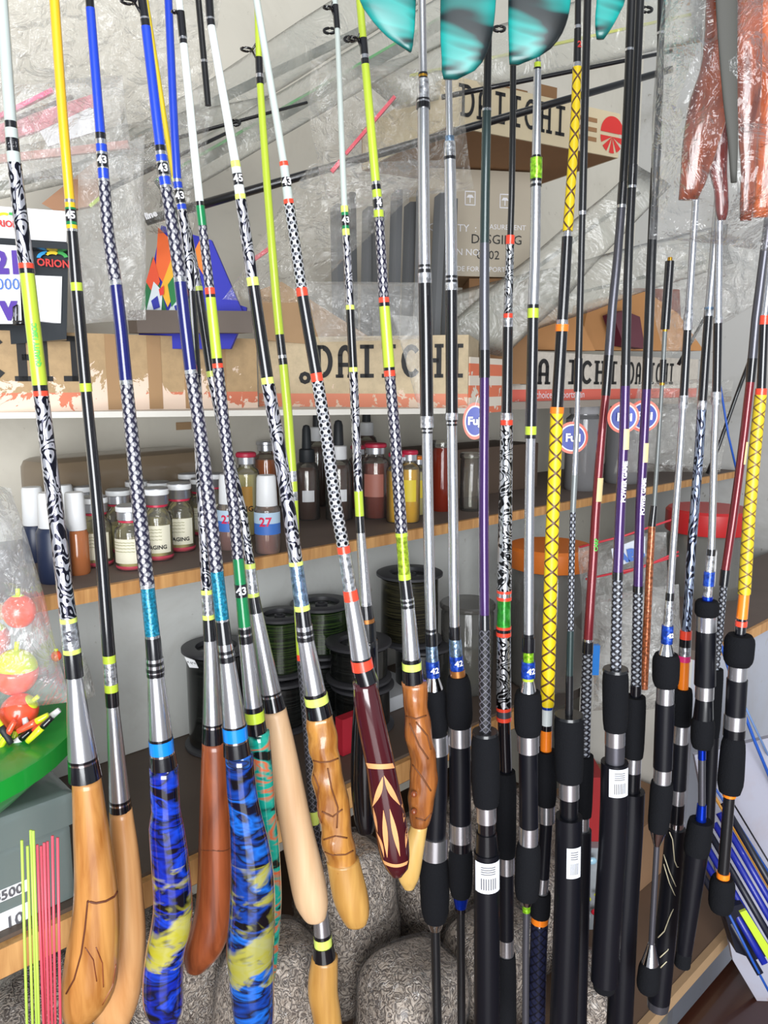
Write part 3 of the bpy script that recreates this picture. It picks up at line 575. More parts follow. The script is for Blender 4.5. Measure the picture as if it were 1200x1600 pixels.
def sleeve(label, q, Y, dark=None, line=None, seed=0, th=.02):
    root = empty('rod_sleeve', P(*q[0], Y[0]), label, 'sleeve', 'clear rod sleeves slanting across the top')
    qq = [P(*q[0], Y[0]), P(*q[1], Y[1]), P(*q[2], Y[1]), P(*q[3], Y[0])]; pillow('film', qq, th, SLV, root, 12, .004, seed, smooth=True)
    if dark: bar('dark_strip', None, None, dark[0], Y[0]+.03, Y[1]+.03, dark[1], SLD, .006, None, root)
    if line: bar('piping', None, None, line[0], Y[0]+.012, Y[1]+.012, line[1], line[2], .004, None, root)
sleeve('clear sleeve with dark strip and green piping, lowest of the left slanting ones', [(235, 262), (720, -25), (760, 30), (240, 330)], (1.30, 1.55), (((245, 290), (735, 10)), 16), (((245, 281), (735, 0)), 4, GRN), 1)
sleeve('clear sleeve with grey strip, middle of the left slanting ones', [(170, 225), (640, -80), (700, -20), (200, 285)], (1.34, 1.60), (((120, 262), (600, 30)), 14), None, 2)
sleeve('wide pale clear sleeve rising to the right behind the turquoise packs, with yellow piping', [(560, 110), (1090, -60), (1110, 60), (620, 170)], (1.50, 1.58), None, (((640, 118), (1080, 22)), 4, YLW), 3, .03)
sleeve('pale clear sleeve low at left, above the price box', [(-60, 245), (420, 150), (430, 215), (-40, 320)], (1.22, 1.42), (((-40, 300), (300, 215)), 13), None, 4)
sleeve('loose clear sleeve falling to the left below the grey shipping carton', [(660, 540), (1000, 260), (1040, 300), (800, 550)], (1.62, 1.60), (((700, 520), (1000, 300)), 6), None, 5)
sleeve('loose clear sleeve crossing in front of the kraft sheets', [(650, 470), (1140, 350), (1150, 410), (700, 560)], (1.64, 1.64), (((690, 510), (1140, 400)), 5), None, 6)
rodbar('thick black packed rod running from the rainbow packet up to the right', ((228, 345), (1050, 108)), 1.22, 1.30, 15, M['dgrey'])
rodbar('thinner black packed rod above the thick one at right', ((690, 152), (1050, 80)), 1.34, 1.36, 8, M['dgrey'])
rodbar('black packed rod low at left with white lettering end', ((150, 250), (480, 160)), 1.24, 1.36, 7, M['dgrey'])
rodbar('slim black packed rod crossing behind the blue rods', ((160, 300), (360, 205)), 1.20, 1.28, 8, M['dgrey'])
rodbar('slim dark packed rod falling behind the right printed carton', ((1060, 570), (1110, 480)), 1.9, 1.9, 6, M['dgrey'])
# loose guides on packed rods
for k, (x, y) in enumerate(((366, 192), (547, 61), (515, 48), (780, 45), (1010, 15))):
    bm = bmesh.new(); c = P(x, y, 1.27); R_ = 9*pix(x, y, 1.27); tubebm(bm, [c+Vector((R_*math.cos(a), 0.3*R_*math.sin(a), R_*.55*math.sin(a))) for a in [2*math.pi*i/14 for i in range(15)]], .0022, 6)
    tag(link('line_guide_ring', bm, M['dgrey'], origin=c), 'dark line guide ring '+['right of the white rods at upper left', 'left of the lime rod with the ring guide', 'beside the thin white rod tip', 'between the turquoise packs', 'right of the last turquoise pack'][k], 'guide ring')
# ================================================================ rods, left to right
R = Rod
r = R('grey-white rod at the far left with silver scroll wrap and long golden carved wood handle', [(3,0),(20,230),(41,415),(64,615),(87,800),(107,968),(115,1040),(122,1120),(133,1215)], .74,
 [(190,15,18,'gwhite','blank'),(201,18,18,'black','wrap'),(217,19,19,'gwhite','blank'),(238,20,20,'black','wrap'),(255,20,20,'gwhite','blank'),(412,21,23,'scroll','wrap'),(420,23,23,'red','ring'),(428,23,23,'black','wrap'),(602,22,23,'lime','wrap'),(611,23,23,'black','wrap'),(619,23,23,'red','ring'),(965,23,25,'scroll','wrap'),(972,26,26,'limel','ring'),(1013,26,27,'foil','wrap'),(1020,27,27,'limel','ring'),(1057,27,28,'black','wrap'),(1183,23,44,'cone','winding_check'),(1187,45,45,'black','ring'),(1190,45,45,'ringm','ring'),(1216,45,50,'black','wrap'),
  ([(1215,113,157),(1300,115,170),(1370,117,181),(1430,114,186),(1490,104,185),(1540,97,180),(1575,96,162),(1596,102,142)],'w1','handle')])
r.num(228,'43'); r.num(1520-980,'QUALITY 120CC',9,22,'textg',.55,math.pi/2); r.num(992,'S',24,27,'grey')
cst = caster([c_ for c_ in r.root.children if c_.name.startswith('handle')][0]); grv = solid('groove_brown', C(92, 44, 18), .6)
def groove(cst, pts, rad, mat, root, n=6, name='carved_line'):
    qs = []
    for (x0, y0), (x1, y1) in zip(pts, pts[1:]):
        for k in range(n): h = cst(x0+(x1-x0)*k/n, y0+(y1-y0)*k/n, .0002); qs += [h] if h else []
    bm = bmesh.new(); tubebm(bm, qs, rad, 6); return link(name, bm, mat, root)
groove(cst, ((137,1408),(150,1411),(165,1408),(178,1401),(184,1391)), .0013, grv, r.root); groove(cst, ((137,1408),(133,1450),(127,1490),(116,1530),(101,1557)), .0010, grv, r.root)
for pts in (((133,1480),(146,1500),(152,1540)), ((150,1480),(160,1505),(162,1550)), ((160,1570),(176,1540),(182,1500))): groove(cst, pts, .0006, M['w3'], r.root)
r = R('yellow rod with 43 band, long black blank and plain pale orange wood handle', [(85,0),(97,170),(108,300),(120,450),(134,605),(153,800),(170,1020),(178,1130),(188,1260)], .80,
 [(312,15,15,'yellow','blank'),(317,16,16,'ringm','ring'),(325,16,16,'yellow','wrap'),(328,17,17,'green','ring'),(347,17,17,'black','wrap'),(352,17,17,'green','ring'),(358,17,17,'yellow','ring'),(362,17,17,'ringm','ring'),(442,16,18,'black','blank'),(455,18,18,'lime','ring'),(599,18,18,'black','blank'),(612,19,19,'lime','ring'),(1023,17,20,'black','blank'),(1035,20,20,'lime','ring'),(1068,20,21,'foil','wrap'),(1080,21,21,'lime','ring'),(1103,21,20,'black','wrap'),(1248,19,32,'cone','winding_check'),(1252,33,33,'black','ring'),(1255,33,33,'ringm','ring'),(1265,33,34,'black','wrap'),
  ([(1264,171,206),(1330,172,216),(1400,168,223),(1460,158,227),(1520,150,224),(1570,146,214),(1612,150,196)],'w2','handle')])
r.num(338,'45')
r = R('leftmost cobalt blue rod, with teal foil and blue-yellow marbled handle', [(140,0),(148,100),(157,210),(172,400),(182,450),(197,595),(218,800),(230,913),(240,1010),(247,1110),(256,1200)], .77,
 [(13,13,13,'black','wrap'),(208,14,15,'blue','blank'),(218,16,16,'black','wrap'),(226,16,16,'ringm','ring'),(238,17,17,'blue','wrap'),(242,17,17,'ringm','ring'),(262,17,17,'black','wrap'),(264,17,17,'ringm','ring'),(280,17,17,'blue','wrap'),(284,17,17,'ringm','ring'),(438,18,19,'carbon','wrap'),(446,19,19,'foil','ring'),(594,19,20,'navy','blank'),(601,20,20,'foil','ring'),(912,20,23,'carbon','wrap'),(918,23,23,'foil','ring'),(992,22,23,'teal','wrap'),(996,23,23,'ringm','ring'),(1028,24,25,'black','wrap'),(1033,27,27,'ringm','ring'),(1038,27,27,'black','ring'),(1043,27,27,'ringm','ring'),(1048,28,28,'black','ring'),(1050,28,28,'ringm','ring'),(1056,27,27,'black','ring'),(1151,25,36,'cone','winding_check'),(1155,37,37,'black','ring'),(1175,38,38,'cyan','ring'),(1178,38,38,'ringm','ring'),(1198,39,42,'black','wrap'),
  ([(1198,234,278),(1240,235,280),(1272,237,282),(1282,233,285),(1340,236,294),(1410,240,300),(1450,236,298),(1490,228,288),(1540,223,286),(1575,226,286),(1594,236,280)],'mblue','handle')])
r.num(252,'43')
r = R('cobalt blue rod with a black ring guide at top and the darker blue-yellow marbled handle', [(222,0),(228,42),(250,228),(262,310),(277,400),(298,578),(310,655),(328,800),(339,895),(352,1010),(361,1080),(371,1180)], .755,
 [(28,13,14,'black','wrap'),(31,15,15,'ringm','ring'),(42,14,14,'black','wrap'),(228,15,16,'blue','blank'),(237,17,17,'black','wrap'),(243,17,17,'ringm','ring'),(253,18,18,'blue','wrap'),(256,18,18,'ringm','ring'),(274,18,18,'black','wrap'),(277,18,18,'ringm','ring'),(290,18,18,'blue','wrap'),(294,18,18,'ringm','ring'),(433,19,20,'carbon','wrap'),(441,20,20,'foil','ring'),(578,20,20,'navy','blank'),(584,20,20,'foil','ring'),(892,20,22,'carbon','wrap'),(967,21,22,'teal','wrap'),(970,22,22,'ringm','ring'),(1005,22,24,'black','wrap'),(1015,25,25,'ringm','ring'),(1020,25,25,'black','ring'),(1024,26,26,'ringm','ring'),(1033,26,26,'black','ring'),(1131,25,37,'cone','winding_check'),(1134,38,38,'black','ring'),(1154,39,39,'cyan','ring'),(1157,39,39,'ringm','ring'),(1178,40,43,'black','wrap'),
  ([(1178,352,395),(1230,354,400),(1268,358,407),(1320,360,420),(1370,360,428),(1430,358,430),(1480,354,428),(1530,358,428),(1580,364,428),(1620,372,424)],'mblue2','handle')])
r.num(265,'43'); r.guide(6, -1, 20)
r = R('third cobalt blue rod, with silver scroll wrap and red-brown wood handle', [(263,0),(277,280),(285,330),(294,400),(299,470),(306,580),(317,800),(323,925),(329,1010),(334,1150)], (.845,.84),
 [(280,11,13,'blue','blank'),(285,14,14,'ringm','ring'),(295,14,14,'blue','wrap'),(298,14,14,'ringm','ring'),(318,15,15,'black','wrap'),(320,15,15,'ringm','ring'),(328,15,15,'blue','wrap'),(330,15,15,'ringm','ring'),(455,15,16,'scroll','wrap'),(585,16,16,'black','blank'),(921,16,17,'scroll','wrap'),(928,18,18,'limel','ring'),(960,18,18,'foil','wrap'),(967,19,19,'limel','ring'),(1000,19,21,'black','wrap'),(1128,20,33,'cone','winding_check'),(1131,34,34,'black','ring'),(1134,34,34,'ringm','ring'),(1158,34,37,'black','wrap'),
  ([(1157,316,354),(1230,313,360),(1300,311,364),(1370,309,366),(1420,305,364),(1460,296,357),(1490,287,342),(1512,290,322)],'w3','handle')])
r.num(308,'43'); 
bm = bmesh.new(); q = [r.pt(1317+2*math.sin(k), 338+26*math.sin(a))+Vector((0, -.0172*math.cos(a), 0)) for k, a in enumerate([-1.5+.3*i for i in range(11)])]; tubebm(bm, q, .0010, 6); link('carved_line', bm, MATS['groove_brown'], r.root)
r = R('white rod with green band and lime sleeve, teal and orange marbled handle', [(280,0),(312,315),(322,400),(328,455),(340,570),(352,680),(366,800),(372,872),(382,978),(391,1060),(400,1140)], (.79,.80),
 [(18,11,11,'white','blank'),(58,13,13,'black','wrap'),(62,12,12,'ringm','ring'),(69,12,12,'black','wrap'),(315,12,13,'white','blank'),(322,13,13,'black','ring'),(353,14,14,'green','wrap'),(450,14,15,'carbon','wrap'),(460,16,16,'red','ring'),(465,16,16,'black','ring'),(560,16,17,'lime','wrap'),(568,17,17,'black','ring'),(575,17,17,'red','ring'),(872,18,19,'carbon','wrap'),(912,18,19,'green','wrap'),(932,20,20,'black','wrap'),(978,19,20,'green','wrap'),(981,21,21,'ringm','ring'),(989,22,22,'black','ring'),(992,22,22,'ringm','ring'),(1004,23,23,'black','ring'),(1102,23,29,'cone','winding_check'),(1110,31,31,'black','ring'),(1126,32,32,'lime','ring'),(1144,32,33,'black','wrap'),
  ([(1143,385,421),(1200,390,426),(1260,396,430),(1320,402,436),(1400,408,440),(1460,412,437),(1500,414,434),(1530,418,430)],'mteal','handle')])
r.num(922,'43',17,19); r.guide(20, -1, 8)
r = R('mustard yellow rod behind the blue ones, ending in a smooth blond wood handle', [(228,0),(250,140),(272,277),(288,340),(302,400),(310,455),(330,585),(350,680),(378,800),(388,860),(396,930),(408,1000),(426,1095)], (.89,.86),
 [(277,8,8,'dyel','blank'),(284,9,9,'limel','ring'),(448,11,14,'scroll','wrap'),(455,15,15,'limel','ring'),(580,14,15,'black','blank'),(589,15,15,'limel','ring'),(880,15,16,'scroll','wrap'),(888,17,17,'limel','ring'),(926,17,19,'foil','wrap'),(932,19,19,'limel','ring'),(957,19,21,'black','wrap'),(1081,21,32,'cone','winding_check'),(1084,33,33,'black','ring'),(1087,33,33,'ringm','ring'),(1108,34,37,'black','wrap'),
  ([(1107,410,447),(1160,416,460),(1230,427,475),(1300,439,490),(1360,450,505),(1410,461,513),(1432,474,510)],'w4','handle')])
r = R('white rod with lime rings and fine scroll wrap, burl wood handle with carved knots', [(327,0),(330,40),(367,250),(376,310),(389,400),(395,440),(418,595),(436,700),(452,800),(462,877),(472,950),(482,1030),(496,1100),(500,1120)], .80,
 [(28,12,13,'black','wrap'),(31,13,13,'ringm','ring'),(41,13,13,'black','wrap'),(252,12,14,'white','blank'),(262,15,15,'limel','ring'),(272,15,15,'white','wrap'),(290,16,16,'black','wrap'),(304,16,16,'white','wrap'),(312,17,17,'limel','ring'),(434,17,18,'scroll','wrap'),(447,19,19,'limel','ring'),(590,19,20,'black','blank'),(600,20,20,'limel','ring'),(877,21,22,'scroll','wrap'),(883,23,23,'limel','ring'),(945,22,24,'bfoil','wrap'),(953,25,25,'limel','ring'),(977,24,25,'black','wrap'),(984,27,27,'ringm','ring'),(990,27,27,'black','ring'),(993,27,27,'ringm','ring'),(1000,28,28,'black','ring'),(1081,26,34,'cone','winding_check'),(1086,36,36,'black','ring'),(1098,38,38,'limel','ring'),(1118,39,42,'black','wrap'),
  ([(1117,479,522),(1170,484,528),(1183,486,533),(1240,493,541),(1300,502,552),(1340,509,557),(1352,511,559)],'w5','handle',.85,False,None,.0045),
  ([(1344,510,561),(1400,520,575),(1428,531,577),(1443,540,573)],'w6','handle',.85,False)])
r.num(281,'45')
cst = caster([c_ for c_ in r.root.children if c_.name.startswith('handle')][0]); DG = solid('dark_wood_groove', C(104, 58, 24), .6)
for pts in (((485,1187),(500,1191),(515,1190),(531,1184)), ((505,1330),(520,1336),(540,1335),(554,1328)), ((490,1210),(498,1230),(496,1262),(504,1290)), ((512,1200),(518,1232),(528,1262),(526,1300)), ((503,1268),(520,1276),(538,1262)), ((506,1312),(524,1306),(546,1310))): groove(cst, pts, .0010, DG, r.root)
r = R('thin lime rod crossing behind, with red ring, black braid and bamboo handle', [(402,0),(406,125),(426,400),(437,523),(446,600),(456,735),(462,870),(466,950),(470,1025),(479,1120),(487,1230),(495,1350),(502,1440),(506,1490)], (.95, .90),
 [(90,10,10,'lime','blank'),(116,12,12,'black','wrap'),(122,12,12,'ringm','ring'),(132,12,12,'black','wrap'),(523,11,14,'lime','blank'),(555,14,14,'black','wrap'),(560,14,14,'ringm','ring'),(570,14,14,'black','wrap'),(736,14,15,'lime','blank'),(752,15,15,'foil','ring'),(768,15,15,'lime','wrap'),(782,15,15,'foil','ring'),(1022,15,13,'lime','blank'),(1031,13,13,'red','ring'),(1266,14,16,'braid','wrap'),(1286,17,17,'limel','ring'),(1400,17,19,'braid','wrap'),(1458,22,27,'cone','winding_check'),(1463,28,28,'black','ring'),(1476,29,29,'limel','ring'),(1496,32,37,'black','wrap'),
  ([(1495,487,528),(1525,482,528),(1550,481,528),(1580,487,532),(1640,498,538),(1680,505,535)],'w6','handle')])
r.guide(80, -1, 17)
r = R('grey-white rod with orange rings and dotted wrap, dark maroon handle with carved pale leaves', [(401,0),(412,66),(443,253),(451,315),(464,400),(472,457),(495,590),(510,680),(526,800),(537,858),(548,930),(557,980),(566,1040),(573,1065)], .775,
 [(253,8,12,'gwhite','blank'),(260,14,14,'red','ring'),(278,14,14,'gwhite','wrap'),(293,15,15,'black','wrap'),(312,15,15,'gwhite','wrap'),(319,16,16,'red','ring'),(450,16,17,'dots','wrap'),(463,18,18,'red','ring'),(583,18,19,'black','blank'),(596,19,19,'red','ring'),(853,19,20,'dots','wrap'),(864,21,21,'red','ring'),(922,20,21,'foil','wrap'),(938,23,24,'red','ring'),(1027,24,32,'cone','winding_check'),(1030,32,32,'black','ring'),(1045,34,35,'red','ring'),(1066,35,37,'black','wrap'),
  ([(1065,551,588),(1100,553,596),(1150,562,607),(1195,571,617),(1240,577,626),(1290,585,636),(1330,592,640),(1355,602,638),(1366,610,630)],'maroon','handle')])
r.num(286,'43')
root = r.root
hcast = caster([c_ for c_ in root.children if c_.name.startswith('handle')][0])
def onh(px, py, lift=.0008):
    h = hcast(px, py)
    if h: return h
    h = hcast(r.fc(py)+(px-r.fc(py))*.86, py)
    if h: return h
    w_ = r.fw(py)/2; dx = (px-r.fc(py))/w_; m_ = pix(px, py, .775); d = w_*m_*r.flat*math.sqrt(max(0, 1-dx*dx))+lift
    return P(px, py, .775-d)
def leaf(p0, p1, wid, bow=0):
    bm = bmesh.new(); (x0, y0), (x1, y1) = p0, p1; nx, ny = (y1-y0), -(x1-x0); L = math.hypot(nx, ny); nx /= L; ny /= L; A = []; B = []
    for i in range(9):
        t = i/8; x = x0+(x1-x0)*t+nx*bow*math.sin(math.pi*t); y = y0+(y1-y0)*t+ny*bow*math.sin(math.pi*t); h = wid/2*math.sin(math.pi*min(.98, max(.02, t)))
        A.append(bm.verts.new(onh(x+nx*h, y+ny*h))); B.append(bm.verts.new(onh(x-nx*h, y-ny*h)))
    for i in range(8): bm.faces.new((A[i], A[i+1], B[i+1], B[i]))
    link('carved_leaf', bm, M['carve'], root)
for a, b, wd, bo in (((598,1214),(582,1260),9,2),((600,1212),(625,1258),9,-2),((599,1266),(605,1340),8,0),((609,1264),(625,1338),8,0),((583,1262),(590,1300),4,0),((632,1256),(631,1285),4,0),((588,1300),(600,1340),4,2),((636,1290),(634,1325),4,0)): leaf(a, b, wd, bo)
def hoop(y0, wd, sag=4):
    bm = bmesh.new(); A = []; B = []
    for i in range(13):
        t = -1+2*i/12; x = r.fc(y0)+t*.985*r.fw(y0)/2; y = y0+sag*(1-t*t); A.append(bm.verts.new(onh(x, y-wd/2))); B.append(bm.verts.new(onh(x, y+wd/2)))
    for i in range(12): bm.faces.new((A[i], A[i+1], B[i+1], B[i]))
    link('carved_ring', bm, M['carve'], root)
hoop(1196, 8, 2); hoop(1346, 5, 7)
r = R('thin grey-white rod with black-green number band and dark slim handle behind the maroon one', [(523,0),(527,47),(538,320),(543,400),(547,480),(552,580),(560,767),(562,806),(566,870),(571,940),(575,1000),(572,1150)], .91,
 [(8,9,9,'gwhite','blank'),(45,10,10,'black','wrap'),(322,8,10,'gwhite','blank'),(332,12,12,'limel','ring'),(337,12,12,'green','ring'),(353,12,12,'black','wrap'),(358,12,12,'green','ring'),(368,12,12,'limel','ring'),(477,12,13,'scroll','wrap'),(484,14,14,'limel','ring'),(574,13,14,'black','blank'),(581,14,14,'limel','ring'),(767,14,14,'scroll','wrap'),(806,14,14,'lime','wrap'),(832,14,15,'black','wrap'),(940,14,20,'cone','winding_check'),(945,21,21,'ringm','ring'),(966,20,22,'black','wrap'),(972,24,24,'bronze','ring'),(1000,26,27,'dgrey','wrap'),
  ([(1000,560,590),(1060,556,592),(1140,550,590),(1220,548,588),(1270,552,586),(1298,558,584)],'black','handle')])
r.num(345,'43',12,12); r.guide(14, -1, 12)
r = R('bright lime rod with orange rings, glossy knotty handle with a pale root tip', [(562,0),(569,80),(587,283),(591,325),(596,400),(600,470),(608,575),(617,680),(625,800),(632,900),(637,945),(641,1000),(645,1065)], .84,
 [(60,11,12,'lime','blank'),(86,13,13,'black','wrap'),(92,13,13,'ringm','ring'),(101,13,13,'black','wrap'),(284,13,14,'lime','blank'),(289,14,14,'ringm','ring'),(297,15,15,'black','ring'),(309,15,15,'lime','wrap'),(312,15,15,'ringm','ring'),(326,16,16,'black','wrap'),(329,16,16,'ringm','ring'),(340,16,16,'lime','wrap'),(465,15,16,'carbon','wrap'),(473,17,17,'red','ring'),(479,17,17,'black','ring'),(574,17,18,'lime','wrap'),(579,18,18,'black','ring'),(588,18,18,'red','ring'),(832,17,19,'carbon','wrap'),(838,20,20,'lime','ring'),(896,18,19,'lfoil','wrap'),(905,20,20,'lime','ring'),(934,19,20,'black','wrap'),(937,22,22,'ringm','ring'),(941,22,22,'black','ring'),(944,22,22,'ringm','ring'),(949,22,22,'black','ring'),(1028,21,28,'cone','winding_check'),(1034,30,30,'black','ring'),(1045,31,31,'limel','ring'),(1066,32,33,'black','wrap'),
  ([(1290,642,668),(1330,628,662),(1370,622,655),(1386,630,648)],'w7','handle_tip'),
  ([(1065,628,668),(1100,629,668),(1122,631,671),(1150,634,677),(1200,640,683),(1250,638,679),(1285,643,670),(1302,648,662)],'w8','handle',.85,True,None,.003)], None)
r.num(319,'4'); r.guide(63, -1, 15)
cst = caster([c_ for c_ in r.root.children if c_.name.startswith('handle') and 'tip' not in c_.name][0])
for pts in (((632,1118),(650,1123),(669,1117)), ((640,1130),(655,1165),(672,1190)), ((650,1128),(668,1150),(674,1175)), ((645,1195),(660,1215),(676,1240)), ((650,1278),(664,1282),(676,1268))): groove(cst, pts, .0010, DG, r.root)
for y in (1231, 1258):
    bm = bmesh.new(); bmesh.ops.create_icosphere(bm, subdivisions=2, radius=.004, matrix=Matrix.Translation(r.pt(y, 646)+Vector((0, -.014, 0)))); link('knot', bm, M['w3'], r.root)
# ---------------------------------------------------------------- silver and black rods
r = R('left rod of the silver pair, with blue foil collar and thin black butt', [(659,0),(661,120),(662,300),(663,400),(665,500),(667,660),(670,850),(674,1000),(679,1100),(683,1200),(679,1330),(680,1440),(683,1600)], .89,
 [(114,10,13,'silver','blank'),(117,15,15,'black','ring'),(121,14,14,'gold','ring'),(124,15,15,'black','ring'),(155,18,20,'foil','ferrule'),(158,22,22,'black','ring'),(161,21,21,'ringm','ring'),(170,22,22,'black','ring'),(414,18,19,'silver','blank'),(418,20,20,'black','ring'),(421,19,19,'ringm','ring'),(427,21,21,'black','ring'),(443,22,22,'foil','ring'),(650,21,21,'black','blank'),(668,22,22,'foil','ring'),(671,19,19,'black','ring'),(674,18,18,'ringm','ring'),(677,19,19,'black','ring'),(982,17,17,'silver','blank'),(986,18,18,'black','ring'),(989,17,17,'ringm','ring'),(1008,20,20,'black','wrap'),(1032,19,20,'bfoil','wrap'),(1057,22,22,'blue42','wrap'),(1076,18,30,'chrome','winding_check'),(1146,42,42,'eva','fore_grip',.9),(1175,38,38,'cone','lock_ring'),(1305,34,34,'tube','reel_seat'),(1337,42,42,'cone','lock_ring'),(1436,48,44,'eva','rear_grip',.9),(1452,30,18,'chrome','butt_cone'),(1640,15,15,'dgrey','butt_blank')])
r.num(1045,'42',13,22)
r = R('silver rod right of the silver pair, with blue number collar and blue metal butt joint', [(700,0),(701,127),(703,250),(705,400),(706,650),(708,800),(711,1000),(717,1080),(719,1250),(720,1400),(721,1600)], .87,
 [(213,9,11,'silver','blank'),(222,15,15,'bfoil','ring'),(241,18,19,'foil','ferrule'),(245,19,19,'ringm','ring'),(250,19,19,'black','ring'),(431,18,19,'silver','blank'),(435,20,20,'black','ring'),(438,19,19,'ringm','ring'),(442,20,20,'black','ring'),(454,20,20,'foil','ring'),(645,19,19,'black','blank'),(656,20,20,'foil','ring'),(659,18,18,'black','ring'),(662,17,17,'ringm','ring'),(665,18,18,'black','ring'),(978,16,16,'silver','blank'),(998,19,19,'black','wrap'),(1024,20,21,'bfoil','wrap'),(1046,22,22,'blue42','wrap'),(1056,24,24,'bronze','ring'),(1134,38,43,'eva','fore_grip',.9),(1162,36,36,'cone','lock_ring'),(1283,34,34,'tube','reel_seat'),(1311,36,36,'cone','lock_ring'),(1325,34,34,'black','ring'),(1398,40,36,'eva','rear_grip',.8),(1417,26,18,'bluemetal','butt_cone'),(1424,16,16,'black','ring'),(1640,13,13,'dgrey','butt_blank')])
r.num(1034,'42',13,22)
r = R('dark green-grey rod turning purple, black braid above a foam grip with barcode sticker', [(764,-20),(762,100),(760,200),(757,400),(757,590),(756,800),(757,960),(758,1140),(760,1300),(761,1600)], .79,
 [(138,12,12,'dgrey','blank'),(170,14,14,'dgrey','ferrule'),(174,15,15,'ringm','ring'),(380,14,15,'dgreen','blank'),(547,15,16,'grey','blank'),(590,17,17,'black','ferrule'),(960,15,16,'purple','blank'),(983,17,18,'black','wrap'),(1142,18,19,'braid','wrap'),(1146,40,42,'dgrey','ring'),(1256,46,44,'eva','fore_grip',.6),(1282,32,32,'cone','lock_ring'),(1300,28,28,'black','reel_seat'),(1330,32,36,'seat','reel_seat'),(1640,40,41,'tube','rear_grip')])
r.plate(1335, 1386, 36, 'sticker', 0, bars=True, cyl=40.5)
r = R('scroll-wrapped rod with red rings and a green marbled band', [(802,60),(801,200),(799,330),(797,380),(795,430),(793,560),(791,700),(789,850),(787,990),(787,1100),(790,1200),(791,1600)], .88,
 [(368,9,10,'dgrey','blank'),(382,14,14,'red','ring'),(490,13,14,'scrolls','wrap'),(497,15,15,'red','ring'),(511,16,16,'foil','ring'),(645,16,17,'black','blank'),(656,20,20,'foil','ring'),(664,20,20,'red','ring'),(922,20,23,'scrolls','wrap'),(926,24,24,'red','ring'),(932,23,23,'ringm','ring'),(937,24,24,'red','ring'),(978,21,22,'gmarb','wrap'),(982,24,24,'red','ring'),(987,23,23,'black','ring'),(993,24,24,'red','ring'),(1104,22,24,'scrolls','wrap'),(1109,24,24,'red','ring'),(1119,23,23,'grey','ring'),(1125,24,24,'red','ring'),(1205,20,20,'black','wrap'),(1336,34,32,'eva','fore_grip',.5),(1362,27,27,'cone','lock_ring'),(1465,24,24,'tube','reel_seat'),(1490,25,25,'cone','lock_ring'),(1640,32,32,'eva','rear_grip',.5)])
r = R('silver rod with a lime foil joint and lime rings, thin silver butt', [(842,0),(840,90),(838,250),(836,400),(833,485),(831,590),(829,690),(827,800),(826,980),(825,1100),(826,1300),(822,1440),(821,1600)], .80,
 [(95,9,9,'silver','blank'),(98,11,11,'ringm','ring'),(106,11,11,'lime','ring'),(109,12,12,'black','ring'),(243,12,14,'silver','blank'),(247,15,15,'black','ring'),(280,19,19,'glim','ferrule'),(284,18,18,'black','ring'),(288,17,17,'ringm','ring'),(292,18,18,'black','ring'),(476,16,17,'silver','blank'),(482,18,18,'black','ring'),(497,18,18,'lime','ring'),(666,17,18,'black','blank'),(679,18,18,'lime','ring'),(685,18,18,'black','ring'),(990,15,16,'silver','blank'),(996,17,17,'black','ring'),(1018,20,20,'black','wrap'),(1033,17,17,'glim','wrap'),(1058,22,22,'blue42','wrap'),(1063,18,18,'lime','ring'),(1080,18,26,'chrome','winding_check'),(1146,44,44,'eva','fore_grip',.8),(1173,34,34,'cone','lock_ring'),(1290,30,30,'tube','reel_seat'),(1317,30,30,'cone','lock_ring'),(1402,40,40,'eva','rear_grip',.8),(1414,24,14,'chrome','butt_cone'),(1424,13,13,'glim','ring'),(1640,11,11,'grey','butt_blank')])
r.num(1046,'42',13,22)
r = R('rod wrapped in bright yellow crossed with brown thread, orange rings, navy braided butt', [(903,0),(902,90),(898,200),(887,362),(882,450),(878,512),(874,590),(870,645),(866,750),(862,850),(858,1000),(855,1100),(853,1170),(853,1300),(843,1440),(838,1600)], .865,
 [(40,9,10,'black','blank'),(45,11,11,'ringm','ring'),(98,11,12,'dgrey','wrap'),(105,13,13,'ringm','ring'),(361,14,16,'cross','wrap'),(370,12,12,'ringm','ring'),(500,17,17,'black','blank'),(507,18,18,'ringm','ring'),(518,21,21,'orange','ring'),(636,18,19,'black','blank'),(646,22,22,'orange','ring'),(1102,20,22,'cross','wrap'),(1107,18,18,'blue42','ring'),(1132,17,17,'white','wrap'),(1140,18,18,'black','ring'),(1172,18,18,'orange','wrap'),(1256,34,32,'eva','fore_grip',.5),(1283,26,26,'cone','lock_ring'),(1370,20,20,'tube','reel_seat'),(1394,20,20,'cone','lock_ring'),(1430,30,32,'eva','rear_grip',.3),(1440,27,27,'orange','ring'),(1444,24,24,'ringm','ring'),(1640,27,28,'navygrip','butt_grip')])
r.num(72,'2',12,12,'textr')
r = R('black rod right of the yellow-crossed one, silver-white lower section with barcoded foam grip', [(918,0),(913,200),(910,333),(907,450),(904,560),(900,700),(895,800),(892,950),(889,1115),(889,1250),(887,1400),(880,1600)], .795,
 [(330,12,12,'dgrey','blank'),(336,12,12,'ringm','ring'),(560,10,11,'dgrey','blank'),(612,13,13,'black','ferrule'),(742,8,9,'silver','blank'),(800,10,9,'gblank','blank'),(985,9,10,'sbraid','wrap'),(1055,11,11,'dgreen','wrap'),(1116,12,12,'dgrey','wrap'),(1120,44,46,'dgrey','ring'),(1218,47,44,'eva','fore_grip',.3),(1245,32,32,'cone','lock_ring'),(1275,28,28,'seat','reel_seat'),(1640,42,42,'tube','rear_grip')])
r.plate(1311, 1362, 22, 'sticker', 4, bars=True, cyl=42.5)
